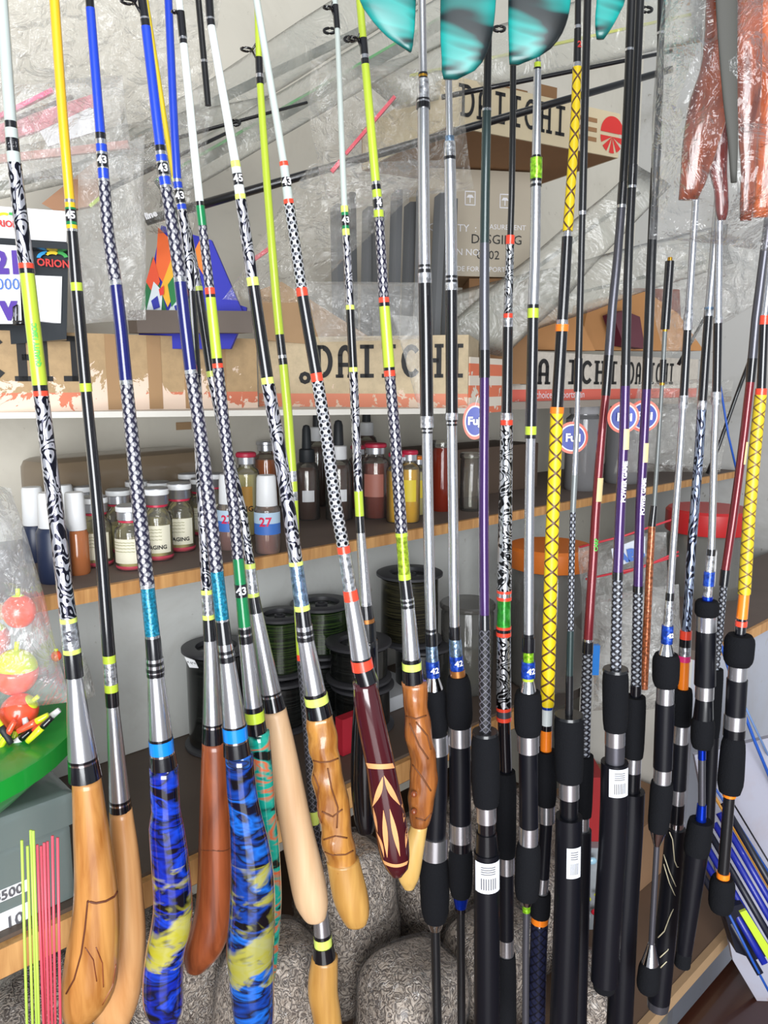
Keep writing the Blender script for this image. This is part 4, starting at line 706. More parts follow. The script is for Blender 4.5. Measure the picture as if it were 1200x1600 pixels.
r = R('rod with red upper blank and cream oval, leftmost of the red and purple ones', [(987,0),(977,233),(965,400),(955,500),(948,600),(940,680),(932,783),(927,870),(920,980),(917,1050),(914,1150),(910,1300),(905,1500)], .87,
 [(76,14,14,'dgrey','blank'),(80,14,14,'ringm','ring'),(285,13,13,'dgrey','blank'),(320,15,15,'black','ferrule'),(325,14,14,'ringm','ring'),(555,13,14,'grey','blank'),(618,15,14,'black','ferrule'),(998,13,15,'dred','blank'),(1002,16,16,'ringm','ring'),(1020,17,17,'black','ring'),(1180,16,17,'sbraid','wrap'),(1274,30,28,'eva','fore_grip',.3),(1296,20,20,'cone','lock_ring'),(1600,28,28,'tube','rear_grip')])
r.plate(746, 783, 10, 'cream', 3, 'emblem', cyl=14.6); r.num(850,'CARP SPECIAL'[:4],8,14,'textg',.2,math.pi/2)
r = R('left purple rod with cream oval and white lettering, barcoded sticker on its foam grip', [(1000,0),(993,167),(987,300),(982,400),(978,550),(975,680),(970,780),(965,900),(962,1040),(961,1140),(958,1300),(950,1430),(944,1545)], .78,
 [(258,13,13,'dgrey','blank'),(290,15,15,'black','ferrule'),(294,14,14,'ringm','ring'),(570,13,14,'dgrey','blank'),(603,15,15,'black','ferrule'),(893,15,16,'purple','blank'),(905,17,17,'black','ring'),(1044,16,17,'sbraid','wrap'),(1048,38,40,'dgrey','ring'),(1140,41,38,'eva','fore_grip',.4),(1163,31,31,'cone','lock_ring'),(1190,30,30,'grey','reel_seat'),(1532,42,43,'tube','rear_grip'),(1545,40,32,'eva','butt_cap')])
r.plate(670, 702, 9, 'cream', 2, 'emblem', cyl=15.6); r.num(752,'POWER GAME',10,15,'textw',.25,math.pi/2); r.plate(1191, 1237, 29, 'sticker', 2, bars=True, cyl=42.5)
r = R('right purple rod with cream oval lower down, narrower barcoded grip', [(1033,30),(1030,167),(1024,267),(1018,400),(1012,560),(1006,690),(1000,800),(997,917),(994,1060),(991,1140),(985,1280),(976,1430),(968,1600)], .85,
 [(50,12,12,'dgrey','blank'),(54,12,12,'ringm','ring'),(225,11,11,'dgrey','blank'),(262,15,13,'black','ferrule'),(560,14,15,'dgrey','blank'),(608,15,15,'black','ferrule'),(915,14,15,'purple','blank'),(925,16,16,'black','ring'),(1070,15,16,'sbraid','wrap'),(1088,17,17,'black','wrap'),(1182,33,32,'eva','fore_grip',.4),(1205,25,25,'cone','lock_ring'),(1235,25,26,'seat','reel_seat'),(1640,40,40,'tube','rear_grip')])
r.plate(692, 722, 8, 'cream', 2, 'emblem', cyl=14.8); r.num(775,'POWER GAME',9,14,'textw',.25,math.pi/2); r.plate(1246, 1289, 28, 'sticker', -4, bars=True, cyl=36)
r = R('thin grey rod with gold tip ring and copper braided lower length', [(1047,402),(1042,470),(1038,533),(1034,610),(1028,700),(1023,780),(1018,830),(1013,933),(1006,1073)], .94,
 [(408,7,8,'gold','tip_ring'),(515,14,14,'black','ferrule'),(518,8,8,'gold','ring'),(562,7,7,'gblank','blank'),(598,10,9,'black','ferrule'),(602,8,8,'gold','ring'),(790,6,7,'gblank','blank'),(822,10,12,'black','ferrule'),(1076,11,13,'copper','wrap')], y0=402)
r = R('silver rod right of the copper-braided one, foam ball and chrome cone at its butt', [(1082,395),(1078,460),(1072,550),(1067,640),(1061,730),(1054,820),(1047,927),(1042,1000),(1039,1100),(1034,1230),(1027,1310),(1018,1470),(1012,1545)], .80,
 [(480,9,11,'silver','blank'),(490,12,12,'foil','ring'),(516,14,14,'foil','ring'),(618,12,13,'black','blank'),(638,14,14,'foil','ring'),(926,10,11,'silver','blank'),(938,13,13,'black','ring'),(977,13,14,'foil','wrap'),(1005,18,18,'blue42','wrap'),(1022,14,24,'chrome','winding_check'),(1072,42,40,'eva','fore_grip',.8),(1098,27,27,'cone','lock_ring'),(1200,29,29,'tube','reel_seat'),(1222,27,27,'cone','lock_ring'),(1297,36,32,'eva','rear_grip',.5),(1321,26,10,'chrome','butt_cone'),(1474,9,9,'grey','butt_blank'),(1504,10,26,'chrome','butt_cone'),(1547,32,36,'eva','butt_ball',1)])
r.num(991,'42',10,18)
r = R('blue-black flecked rod with magenta and orange collar, black handle with cream curved stripes', [(1115,395),(1108,480),(1102,560),(1096,650),(1090,740),(1083,820),(1076,930),(1071,1000),(1067,1080),(1062,1180),(1056,1290),(1044,1420),(1028,1572)], .87,
 [(480,10,12,'silver','blank'),(484,14,14,'bfoil','ring'),(494,14,14,'foil','ring'),(626,13,14,'black','blank'),(640,15,15,'foil','ring'),(985,14,14,'bluemarb','wrap'),(998,18,18,'red','ring'),(1010,18,18,'black','ring'),(1024,18,18,'foil','ring'),(1033,18,18,solid('magenta',C(225,50,120),.3),'ring'),(1076,16,16,'orange','wrap'),(1132,30,30,'eva','fore_grip',.5),(1160,23,23,'cone','lock_ring'),(1232,24,24,'tube','reel_seat'),(1255,21,21,'cone','lock_ring'),(1284,22,22,'seat','reel_seat'),(1293,24,24,'ringm','ring'),(1562,30,34,'tube','rear_grip'),(1574,34,32,'grey','butt_cap')], )
for pts in (((1046,1300),(1051,1312),(1054,1345),(1058,1355),(1061,1354)),((1037,1335),(1046,1362),(1056,1385)),((1037,1350),(1046,1380),(1055,1400)),((1052,1420),(1045,1436),(1038,1455),(1028,1465)),((1050,1470),(1043,1485),(1031,1496)),((1050,1485),(1044,1500),(1032,1512))):
    bm = bmesh.new(); qs = []
    for k in range(len(pts)*3-2):
        a, f_ = divmod(k, 3); x0, y0 = pts[a]; x1, y1 = pts[min(a+1, len(pts)-1)]; x = x0+(x1-x0)*f_/3; y = y0+(y1-y0)*f_/3
        wr = 16.5; dx = max(-.97, min(.97, (x-r.fx(y))/wr)); qs.append(P(x, y, .87-wr*pix(x, y, .87)*math.sqrt(1-dx*dx)-.0004))
    tubebm(bm, qs, .0007, 5); o = link('curved_stripe', bm, solid('cream_stripe', C(200, 190, 160), .5), r.root)
r = R('rightmost of the three silver-topped rods, with blue collar and long black grip', [(1123,395),(1122,480),(1120,600),(1116,700),(1112,850),(1108,900),(1104,960),(1101,1080),(1097,1160),(1096,1270),(1088,1330),(1077,1420),(1066,1508)], .815,
 [(495,11,12,'silver','blank'),(505,14,14,'foil','ring'),(612,13,13,'black','blank'),(632,15,15,'foil','ring'),(858,11,11,'silver','blank'),(868,13,13,'black','ring'),(893,13,13,'foil','wrap'),(915,17,17,'blue42','wrap'),(932,13,13,'foil','wrap'),(938,16,16,'bluemetal','ring'),(962,36,36,'eva','fore_grip',.8),(985,31,31,'cone','lock_ring'),(1070,30,32,'tube','reel_seat'),(1091,28,28,'cone','lock_ring'),(1122,26,30,'seat','reel_seat'),(1167,36,34,'eva','rear_grip',.7),(1186,12,12,'bluemetal','ring'),(1257,11,11,'grey','butt_blank'),(1282,14,16,'bluemetal','butt_cone'),(1332,38,40,'eva','butt_grip',.4),(1487,36,24,'tube','butt_grip'),(1508,24,24,'eva','butt_cap')])
r = R('slanting dark rod turning red at the right side, silver braid vanishing behind black grips', [(1199,360),(1190,430),(1180,510),(1173,590),(1160,700),(1147,800),(1133,893),(1128,950),(1118,1045),(1112,1150),(1106,1280)], .90,
 [(560,12,14,'grey','blank'),(597,15,14,'black','ferrule'),(890,13,13,'dred','blank'),(915,15,14,'black','ring'),(1045,11,12,'sbraid','wrap'),(1150,26,24,'eva','fore_grip',.5),(1290,22,20,'tube','rear_grip')])
r.plate(690, 725, 6, 'cream', 4, 'emblem', cyl=14)
r = R('far right rod with dull yellow crossed wrap, orange collar and foam ball end', [(1201,440),(1194,503),(1190,600),(1182,680),(1171,800),(1163,925),(1157,985),(1153,1040),(1148,1130),(1143,1200),(1139,1250),(1130,1365),(1126,1420)], .80,
 [(493,10,11,'silver','blank'),(507,14,14,'red','ring'),(607,13,14,'black','blank'),(617,17,17,'red','ring'),(928,18,19,'cross2','wrap'),(966,16,17,'orange','wrap'),(970,14,14,'black','ring'),(978,18,18,'red','ring'),(992,16,16,'black','wrap'),(1039,46,44,'eva','fore_grip',1),(1061,28,28,'cone','lock_ring'),(1116,31,30,'tube','reel_seat'),(1137,33,33,'cone','lock_ring'),(1150,33,33,'seat','reel_seat'),(1237,36,40,'eva','rear_grip',.9),(1244,20,20,'orange','ring'),(1363,17,17,'dgrey','butt_blank'),(1371,20,20,'orange','ring'),(1422,38,38,'eva','butt_ball',1)])
r = R('short dark rod section hanging behind the white rods at upper left', [(310,0),(325,163)], 1.02, [(94,9,10,'dgrey','blank'),(98,11,11,'ringm','ring'),(165,10,10,'dgrey','blank')])
r = R('thin black rod behind the lime foil one, top right of the turquoise packs', [(1198,0),(1198,100)], .97, [(10,5,5,'dgrey','blank')]) if False else None
# ================================================================ bottles on the shelf
GL = m_glass('clear_glass', C(244, 243, 236), .05); RED = solid('raspberry_seal', C(190, 40, 70), .4); WCAP = solid('white_plastic', C(228, 230, 232), .4); ALU = solid('crimped_aluminium', C(200, 202, 208), .3, .85); DUST = solid('dusty_cap_top', C(168, 168, 166), .7)
LBL = solid('cream_label', C(226, 222, 200), .6); RUB = solid('black_rubber', C(36, 40, 44), .55)
def liquid(name, c): return MATS.get(name) or MATS.setdefault(name, m_glass(name, c, .9, .05))
LY = liquid('pale_yellow_oil', C(225, 215, 150)); LO = liquid('orange_oil', C(200, 110, 40)); LB = liquid('brown_oil', C(70, 34, 20)); LR = liquid('red_brown_oil', C(130, 44, 28)); LG = liquid('golden_oil', C(245, 195, 30)); LP = liquid('mauve_liquid', C(150, 100, 105)); LN = liquid('navy_liquid', C(34, 46, 74))
def place(px, py, w_):
    p = RZ(px, py, ZA); Y = p.y; rr = w_/2*pix(px, py, Y); d = Vector((p.x, p.y, 0)).normalized(); return p+d*rr, rr, pix(px, py, Y+rr)
def vial(px, py, w_, h_, label, liq=LY, txt='DAGING', cap=None, group='small glass bait vials', lab=True, sealtop=None):
    c, r_, m_ = place(px, py, w_); H = h_*m_; root = empty('bait_vial', c, label, 'bottle', group); mm = lambda *a: [(q*r_, z*H) for q, z in a]
    lathe('glass_body', mm((.9, 0), (1, .03), (1, .58), (.93, .64), (.62, .70), (.58, .75)), GL, root, c)
    lathe('liquid', mm((.88, .025), (.94, .05), (.94, .45), (.93, .455)), liq, root, c)
    lathe('base_tint', mm((.80, .004), (.97, .02), (1.015, .05), (1.005, .075)), solid('pink_base', C(200, 70, 90), .4), root, c)
    lathe('seal_ring', mm((.60, .735), (.74, .745), (.74, .775), (.62, .78)), RED, root, c)
    lathe('cap', mm((.76, .775), (.80, .785), (.80, .90), (.84, .91), (.84, .985), (.78, 1.0), (.3, .996), (0, .995)), cap or ALU, root, c)
    if cap is None: lathe('cap_rim', mm((.85, .91), (.86, .915), (.86, .98), (.85, .985)), WCAP, root, c)
    lathe('cap_top', mm((.0, .997), (.72, 1.001), (.76, 1.004), (.0, 1.008)), sealtop or DUST, root, c)
    if lab:
        bm = bmesh.new(); n = 18; A0, A1 = -1.9, 1.2
        g = [[bm.verts.new(c+Vector((math.sin(A0+(A1-A0)*i/n)*r_*1.012, -math.cos(A0+(A1-A0)*i/n)*r_*1.012, z*H))) for i in range(n+1)] for z in (.12, .50)]
        for i in range(n): bm.faces.new((g[0][i], g[0][i+1], g[1][i+1], g[1][i]))
        link('paper_label', bm, LBL, root)
        if txt: text_cyl(txt, c+Vector((0, 0, .2*H)), r_*1.02, r_*.38, M['textb'], root, a0=.12, bold=.0003)
        for zz in (.31, .36, .41, .45):
            text_cyl('~~~~~~~', c+Vector((0, 0, zz*H)), r_*1.02, r_*.42, solid('olive_print', C(140, 140, 90), .6), root, a0=-.3)
    return root
for px, py, w_, h_, lb, tx in ((153, 888, 50, 108, 'leftmost front glass vial, right of the orange-brown bottle', ''), (207, 893, 48, 100, 'front glass vial of pale yellow oil between the black rod and first carbon-wrapped rod', ''), (249, 878, 46, 112, 'front glass vial reading NG right of the first carbon-wrapped rod', 'DAGING'), (284, 864, 44, 106, 'front glass vial reading DAGING, rightmost of the front row', 'DAGING')):
    vial(px, py, w_, h_, lb, txt=tx)
for px, py, w_, h_, lb in ((136, 862, 44, 100, 'glass vial behind the leftmost front vial'), (190, 866, 44, 98, 'glass vial in the second row behind the gap of the two left vials'), (176, 846, 40, 96, 'grey topped vial at the back beside the black rod'), (218, 850, 40, 96, 'dusty capped vial at the back left of centre'), (253, 852, 42, 96, 'wide capped vial behind the NG vial'), (247, 838, 38, 90, 'rearmost dusty capped vial near the brown case'), (297, 834, 36, 92, 'vial with red seal in the back row at right of the DAGING vial'), (315, 838, 34, 88, 'vial partly hidden by the scroll-wrapped blue rod'), (338, 834, 36, 92, 'vial hidden between two carbon-wrapped rods')):
    vial(px, py, w_, h_, lb, txt='', lab=px in (315, 338))
def dropper(px, py, w_, h_, label, liq, capm, bulb=RUB, sh=.62, lab=None, tall=.28):
    c, r_, m_ = place(px, py, w_); H = h_*m_; root = empty('dropper_bottle', c, label, 'bottle'); mm = lambda *a: [(q*r_, z*H) for q, z in a]
    lathe('glass_body', mm((.92, 0), (1, .02), (1, sh-.10), (.8, sh-.03), (.5, sh)), GL, root, c); lathe('liquid', mm((.9, .01), (.96, .03), (.96, sh-.12), (.8, sh-.06)), liq, root, c)
    lathe('collar', mm((.58, sh-.01), (.62, sh), (.60, sh+.12), (.50, sh+.13)), capm, root, c)
    lathe('rubber_bulb', mm((.34, sh+.12), (.38, sh+.14), (.33, .95), (.24, .99), (.05, 1)), bulb, root, c)
    if lab:
        bm = bmesh.new(); g = [[bm.verts.new(c+Vector((math.sin(a)*r_*1.012, -math.cos(a)*r_*1.012, z*H))) for a in [-.3+.12*i for i in range(9)]] for z in (.2, .32)]
        for i in range(8): bm.faces.new((g[0][i], g[0][i+1], g[1][i+1], g[1][i]))
        link('paper_label', bm, WCAP, root)
    return root
dropper(481, 814, 40, 146, 'dark brown dropper bottle with black collar left of the dotted rod', LB, RUB, lab=True); dropper(497, 792, 36, 154, 'brown dropper bottle with white collar standing behind the black-collared one', LB, WCAP, sh=.66)
dropper(530, 815, 43, 154, 'dark dropper bottle with white collar and small white label right of the dotted rod', LB, WCAP, lab=True); dropper(573, 778, 36, 146, 'tall dropper bottle at the back behind the thin white rod', LR, WCAP, sh=.66)
dropper(25, 842, 36, 112, 'brown bottle with yellowed nozzle cap at the far left', LO, solid('yellowed_cap', C(205, 198, 165), .5), WCAP, .55)
HZ = m_glass('hazy_plastic', C(235, 225, 215), .12)
def capbottle(px, py, w_, h_, label, liq, capf=.42, capw=.74, lab=None, name='squeeze_bottle', body=None, fill=.62):
    c, r_, m_ = place(px, py, w_); H = h_*m_; root = empty(name, c, label, 'bottle'); mm = lambda *a: [(q*r_, z*H) for q, z in a]; b = 1-capf
    lathe('plastic_body', mm((.9, 0), (1, .03), (1, b-.06), (.85, b-.01), (.6, b)), body or HZ, root, c); lathe('liquid', mm((.88, .01), (.95, .03), (.95, b*fill), (.93, b*fill+.005)), liq, root, c)
    lathe('cap', mm((capw, b-.005), (capw+.02, b), (capw-.06, .97), (capw-.14, 1), (0, 1)), WCAP, root, c)
    if lab:
        bm = bmesh.new(); uvl = None; n = 14
        for z0, z1, mt in ((.26, .40, solid('blue_label', C(60, 110, 190), .5)), (.40, .54, solid('pale_blue_label', C(180, 205, 225), .5))):
            bm = bmesh.new(); g = [[bm.verts.new(c+Vector((math.sin(a)*r_*1.012, -math.cos(a)*r_*1.012, z*H))) for a in [-1.5+3.0*i/n for i in range(n+1)]] for z in (z0, z1)]
            for i in range(n): bm.faces.new((g[0][i], g[0][i+1], g[1][i+1], g[1][i]))
            link('label_band', bm, mt, root)
        text_cyl('27', c+Vector((0, 0, .42*H)), r_*1.02, r_*.95, solid('crimson_print', C(215, 35, 80), .5), root, bold=.0006)
capbottle(419, 868, 41, 122, 'white-capped bottle with blue 27 label and mauve liquid, right one', LP, .38, .80, True); capbottle(360, 862, 38, 118, 'white-capped bottle with blue label half hidden by the carbon-wrapped rod', LP, .38, .80, True)
capbottle(58, 880, 37, 116, 'navy bottle with tall white cap beside the brown nozzle bottle', LN, .50, .88, body=solid('navy_bottle_plastic', C(34, 44, 70), .35)); capbottle(88, 914, 50, 140, 'larger navy bottle with white cap nearest the shelf edge', LN, .38, .80, body=solid('navy_bottle_plastic', C(34, 44, 70), .35)); capbottle(124, 900, 36, 128, 'orange-brown bottle with white nozzle cap left of the black rod', LO, .45, .86, body=m_glass('orange_brown_plastic', C(196, 120, 74), .75), fill=.9); capbottle(106, 868, 32, 108, 'white capped bottle behind the larger navy bottle', LN, .5, .9, body=solid('navy_bottle_plastic', C(34, 44, 70), .35))
def sealvial(px, py, w_, h_, label, liq, top, txt=None, lbc=None):
    c, r_, m_ = place(px, py, w_); H = h_*m_; root = empty('sealed_vial', c, label, 'bottle'); mm = lambda *a: [(q*r_, z*H) for q, z in a]
    lathe('glass_body', mm((.9, 0), (1, .03), (1, .74), (.9, .79), (.6, .82), (.56, .86)), GL, root, c); lathe('liquid', mm((.9, .01), (.96, .03), (.96, .70), (.9, .74)), liq, root, c)
    lathe('crimp_ring', mm((.66, .855), (.70, .86), (.70, .94), (.66, .945)), ALU, root, c); lathe('cap', mm((.74, .94), (.80, .95), (.80, .985), (.7, 1), (0, 1)), top, root, c)
    if txt is not None:
        bm = bmesh.new(); g = [[bm.verts.new(c+Vector((math.sin(a)*r_*1.012, -math.cos(a)*r_*1.012, z*H))) for a in [-.9+.15*i for i in range(11)]] for z in (.3, .6)]
        for i in range(10): bm.faces.new((g[0][i], g[0][i+1], g[1][i+1], g[1][i]))
        link('paper_label', bm, lbc or LBL, root)
        if txt: text_cyl(txt, c+Vector((0, 0, .33*H)), r_*1.02, r_*.6, M['textb'], root, bold=.0003)
sealvial(388, 838, 40, 128, 'tall vial with raspberry cap and orange ANG label', LY, RED, 'ANG', solid('orange_label', C(225, 170, 80), .5)); sealvial(587, 812, 44, 116, 'red-brown vial with raspberry cap between the thin white and lime rods', LR, RED, '', solid('wine_label', C(175, 110, 95), .5)); sealvial(620, 818, 34, 108, 'golden oil vial just left of the carbon-wrapped lime rod', LG, RED); sealvial(640, 818, 32, 112, 'golden oil vial with raspberry cap just right of the carbon-wrapped lime rod', LG, RED, '', solid('yellow_label', C(235, 210, 60), .5)); sealvial(653, 806, 26, 92, 'small yellow-labelled vial with orange cap beside the silver rod', LY, M['orange'], '', MATS['yellow_label'])
sealvial(418, 800, 38, 108, 'back vial with grey cap behind the burl-handled rod', LO, ALU); sealvial(560, 796, 30, 98, 'small red-capped vial behind the thin white rod', LR, RED)
# brown plastic case behind
c0 = RZ(90, 800, ZA); u0, v0 = uv_of(RZ(62, 806, ZA)); a = W(.20, .345, ZA)
def rcase(name, label, cat, A, rn, L, D, H, mat, rad=.02, split=None, parent=None):
    bk = Vector((0, 0, 1)).cross(rn); bm = bmesh.new(); boxbm(bm, A, rn*L, bk*D, Vector((0, 0, H))); es = [e for e in bm.edges if abs((e.verts[0].co-e.verts[1].co).z) > 1e-4 or min(e.verts[0].co.z, e.verts[1].co.z) > A.z+H*.5]
    bmesh.ops.bevel(bm, geom=es, offset=rad, segments=4, affect='EDGES', profile=.6); o = link(name, bm, mat, parent, origin=A); autosmooth(o, 30); return tag(o, label, cat)
BR = solid('smoky_brown_plastic', C(122, 106, 86), .28, 0, .3, .25, 9)
A = RV(88, 800, .26); A.z = EYE+ZA+.0005; Bp = RV(338, 790, .31); Bp.z = A.z; root = empty('tackle_case', A, 'smoky brown translucent plastic case behind the glass vials', 'case')
rr = (Bp-A).normalized(); LL = (Bp-A).length
rcase('case_body', None, None, A, rr, LL, .12, .085, BR, .014, None, root); rcase('case_lid', None, None, A-rr*.004+Vector((0, -.003, .086)), rr, LL+.008, .126, .076, BR, .034, None, root)
bm = bmesh.new(); boxbm(bm, RV(276, 672, VW-.004), UU*.035, NN*.002, Vector((0, 0, .016))); tag(link('tape_piece', bm, CARD, origin=RV(276, 672, VW-.004), smooth=False), 'small tan tape piece stuck on the wall above the brown case', 'tape')
# things at the right of the shelf
def jar(name, label, px, py, w_, h_, bodym, lidm, lidf=.2, z=ZA, cat='jar', lidw=1.04, neck=.9, parts=()):
    p = RZ(px, py, z); rr_ = w_/2*pix(px, py, p.y); d = Vector((p.x, p.y, 0)).normalized(); c = p+d*rr_; H = h_*pix(px, py, c.y); root = empty(name, c, label, cat); b = 1-lidf; mm = lambda *a: [(q*rr_, zz*H) for q, zz in a]
    lathe('jar_body', mm((.92, 0), (1, .03), (1, b-.06), (neck, b-.02), (neck, b)), bodym, root, c, 32); lathe('lid', mm((lidw, b-.01), (lidw+.02, b), (lidw+.02, .98), (lidw-.04, 1), (0, 1)), lidm, root, c, 32)
    for m_, q0, q1, w0 in parts: lathe('contents', mm((w0, q0), (w0+.02, q0+.01), (w0+.02, q1-.01), (w0-.3, q1), (0, q1)), m_, root, c, 20)
    return root
GB = m_glass('grey_bottle', C(150, 150, 152), .65); GCAP = solid('grey_cap', C(165, 165, 168), .45)
jar('grey_bottle', 'grey bottle with purple base behind the round tag, left of the pair', 908, 768, 56, 152, GB, GCAP, .22, neck=.75, lidw=.8, parts=((solid('purple_liquid', C(60, 34, 56), .4), .01, .12, .93),)); jar('grey_bottle', 'grey-brown bottle behind the purple rods, right of the pair', 972, 757, 58, 140, GB, GCAP, .2, neck=.75, lidw=.8, parts=((solid('maroon_liquid', C(80, 36, 44), .4), .01, .10, .93),))
jar('clear_cup', 'empty clear plastic cup left of the purple-grey rod', 735, 800, 34, 90, GL, GL, .08, cat='cup'); jar('clear_cup', 'reddish see-through cup behind the silver pair', 690, 800, 30, 110, liquid('red_brown_oil', C(130, 44, 28)), GL, .1, cat='cup')
A = W(.98, .22, ZA+.001); rcase('dark_carton', 'dark brown carton on the shelf behind the scroll-wrapped rod', 'box', A, UU, .42, .16, .125, solid('dark_carton_brown', C(92, 76, 64), .7), .004)
jar('black_cap', 'round black cap lying on the shelf by the silver pair', 688, 796, 30, 34, RUB, RUB, .4, cat='cap')
# ================================================================ spools on the lower shelf
SPB = solid('black_spool_plastic', C(30, 30, 33), .4, 0, .1); SPG = solid('grey_black_flange', C(62, 62, 66), .45)
def m_line(name, c, c2):
    t = NT(name); v = t.coord('Object', (1, 1, 60)); f = t.noise(v, 9, 3, .7); t.base(t.ramp(f, [(.42, c), (.75, c2)])); t.p(Roughness=.25, Metallic=.2, Coat_Weight=.4); return t.m
LNG = m_line('green_black_line', C(10, 24, 16), C(70, 96, 40)); LNB = m_line('black_line', C(16, 18, 18), C(52, 54, 52)); LNY = m_line('olive_line', C(24, 24, 20), C(84, 80, 56))
def spool(label, px, py, w_, h_px, Y, line, open_=True, name='line_spool'):
    """px,py: centre of the top flange"""
    c = P(px, py, Y); m_ = pix(px, py, Y); R_ = w_/2*m_; H = h_px*m_; c0 = c-Vector((0, 0, H)); root = empty(name, c0, label, 'spool', 'black fishing line spools')
    lathe('flange', [(.4*R_, 0), (R_, .001), (R_, .006), (.85*R_, .009)], SPG, root, c0, 36); lathe('wound_line', [(.80*R_, .008), (.87*R_, .012), (.87*R_, H-.012), (.80*R_, H-.008)], line, root, c0, 36)
    lathe('flange', [(.86*R_, H-.009), (R_, H-.006), (R_, H-.001), (.97*R_, H), (.60*R_, H), (.58*R_, H-.004), (.56*R_, H-.02), (.2*R_, H-.021), (.2*R_, H-.003), (.13*R_, H-.002), (.12*R_, H-.02)], SPG, root, c0, 36)
    lathe('hub', [(.555*R_, H-.0195), (.55*R_, H-.018), (.22*R_, H-.018), (.21*R_, H-.0195)], solid('hub_dark', C(14, 14, 18), .5), root, c0, 30)
    for k in range(6):
        bm = bmesh.new(); a = k*math.pi/3; d = Vector((math.cos(a), math.sin(a), 0)); s_ = Vector((-d.y, d.x, 0)); boxbm(bm, c0+Vector((0, 0, H-.0178))+d*.21*R_-s_*.001, d*.34*R_, s_*.002, Vector((0, 0, .010))); link('spoke', bm, SPG, root, smooth=False)
    return root
def below(px, Y, z): pass
zt = EYE+ZB
def sp(label, px, py, w_, Y, line, zbase=None):
    z = P(px, py, Y).z; base = zt if zbase is None else zbase; return spool(label, px, py, w_, (z-base-.001)/pix(px, py, Y), Y, line)
s5 = sp('large spool of olive-black line, tallest at the back by the lime rod', 640, 893, 104, 1.60, LNY, P(640, 1000, 1.60).z)
sp('black spool directly under the large olive one', 660, 1004, 96, 1.60, LNB)
sp('spool of green sparkling line behind the orange-ringed rod', 502, 940, 96, 1.52, LNG, P(502, 1018, 1.52).z); sp('black spool supporting the green line spool', 496, 1024, 92, 1.52, LNB)
sp('dark spool with pale rimmed top between the blond and burl handles', 437, 958, 84, 1.44, LNG, P(437, 1050, 1.44).z); sp('black spool under the pale rimmed one', 440, 1056, 90, 1.44, LNB)
sp('wide grey-flanged spool in front, behind the maroon handle', 560, 1000, 104, 1.44, LNB, P(560, 1060, 1.44).z); sp('black spool at the bottom behind the maroon handle', 566, 1065, 100, 1.44, LNB)
sp('black spool with white paper tag right of the blue marbled handle', 338, 1008, 108, 1.36, LNB)
bm = bmesh.new(); c = P(297, 1036, 1.29); prism(bm, [P(288, 1026, 1.285), P(304, 1032, 1.285), P(310, 1044, 1.28), P(296, 1043, 1.28)], Vector((0, .0015, 0))); o = tag(link('paper_tag', bm, WCAP, origin=c, smooth=False), 'small white price tag on the rim of the black spool', 'tag'); text_flat('NIKE'[:1]+'52', P(299, 1037, 1.2835), Vector((1, 0, -.3)).normalized(), Vector((.3, 0, 1)).normalized(), .009, M['textb'], o)
bm = bmesh.new(); boxbm(bm, W(.62, .02, ZB+.001), UU*.12, NN*.14, Vector((0, 0, .03))); o = tag(link('white_leaflet', bm, solid('leaflet', C(200, 202, 206), .6), origin=W(.62, .02, ZB), smooth=False), 'flat white and red packet on the lower shelf beside the maroon handle', 'packet')
bm = bmesh.new(); boxbm(bm, W(.44, -.06, ZB+.001), UU*.07, NN*.02, Vector((0, 0, .07))); o = tag(link('red_card_packet', bm, solid('red_card', C(175, 34, 50), .5), origin=W(.44, -.06, ZB), smooth=False), 'red edged card packet behind the burl handle', 'packet'); 
# jars under the shelf at right
OR = solid('orange_lid', C(216, 116, 40), .45, 0, 0, .2, 8); RL = solid('red_lid', C(176, 36, 38), .4); CLJ = m_glass('clear_jar', C(160, 158, 152), .3); GRNL = liquid('olive_green', C(125, 140, 50))
jar('orange_lidded_jar', 'large clear jar with orange screw lid behind the yellow-crossed rod', 852, 1085, 128, 214, CLJ, OR, .14, ZB, parts=((solid('red_brown_bait', C(120, 52, 36), .7, 0, 0, .5, 30), .02, .62, .86),)); jar('red_lidded_jar', 'large clear jar with red screw lid at right under the shelf', 1094, 1003, 124, 194, CLJ, RL, .17, ZB+.02, parts=((solid('grey_bait', C(120, 112, 104), .7, 0, 0, .5, 30), .02, .6, .86),))
g = jar('green_ringed_jar', 'clear jar with stacked olive green line rings behind the purple rod', 728, 1090, 84, 138, CLJ, CLJ, .05, ZB)
for k in range(7):
    p = RZ(730, 1080, ZB); c = Vector((g.location.x+.005, g.location.y, g.location.z+.012+.017*k)); lathe('line_ring', [(.018, 0), (.024, .004), (.024, .011), (.018, .015)], GRNL, g, c, 20)
FILM = m_film('clear_film', C(205, 202, 190), .10); FILMH = m_film('hazy_film', C(210, 210, 206), .30, 30, .2); FILMB = m_film('bag_film_blue_glint', (.8, .85, .95), .12, 60, .06)
def bag(name, label, pts, Y, thick, mat, n=20, cr=.008, seed=0, group=None):
    if not isinstance(Y, (list, tuple)): Y = [Y]*4
    o = pillow(name, [P(x, y, yy) for (x, y), yy in zip(pts, Y)], thick, mat, None, n, cr, seed); return tag(o, label, 'bag', group)
zbag = bag('zip_bag', 'clear zip bag with grey bait behind the purple rods', [(905, 850), (1040, 830), (1050, 1080), (915, 1090)], [1.5]*4, .10, FILMH, seed=3)
bag('zip_bag', 'lower clear zip bag with white label below the first, partly behind the copper braid', [(930, 930), (1060, 915), (1070, 1100), (925, 1110)], [1.42]*4, .08, FILMH, seed=5)
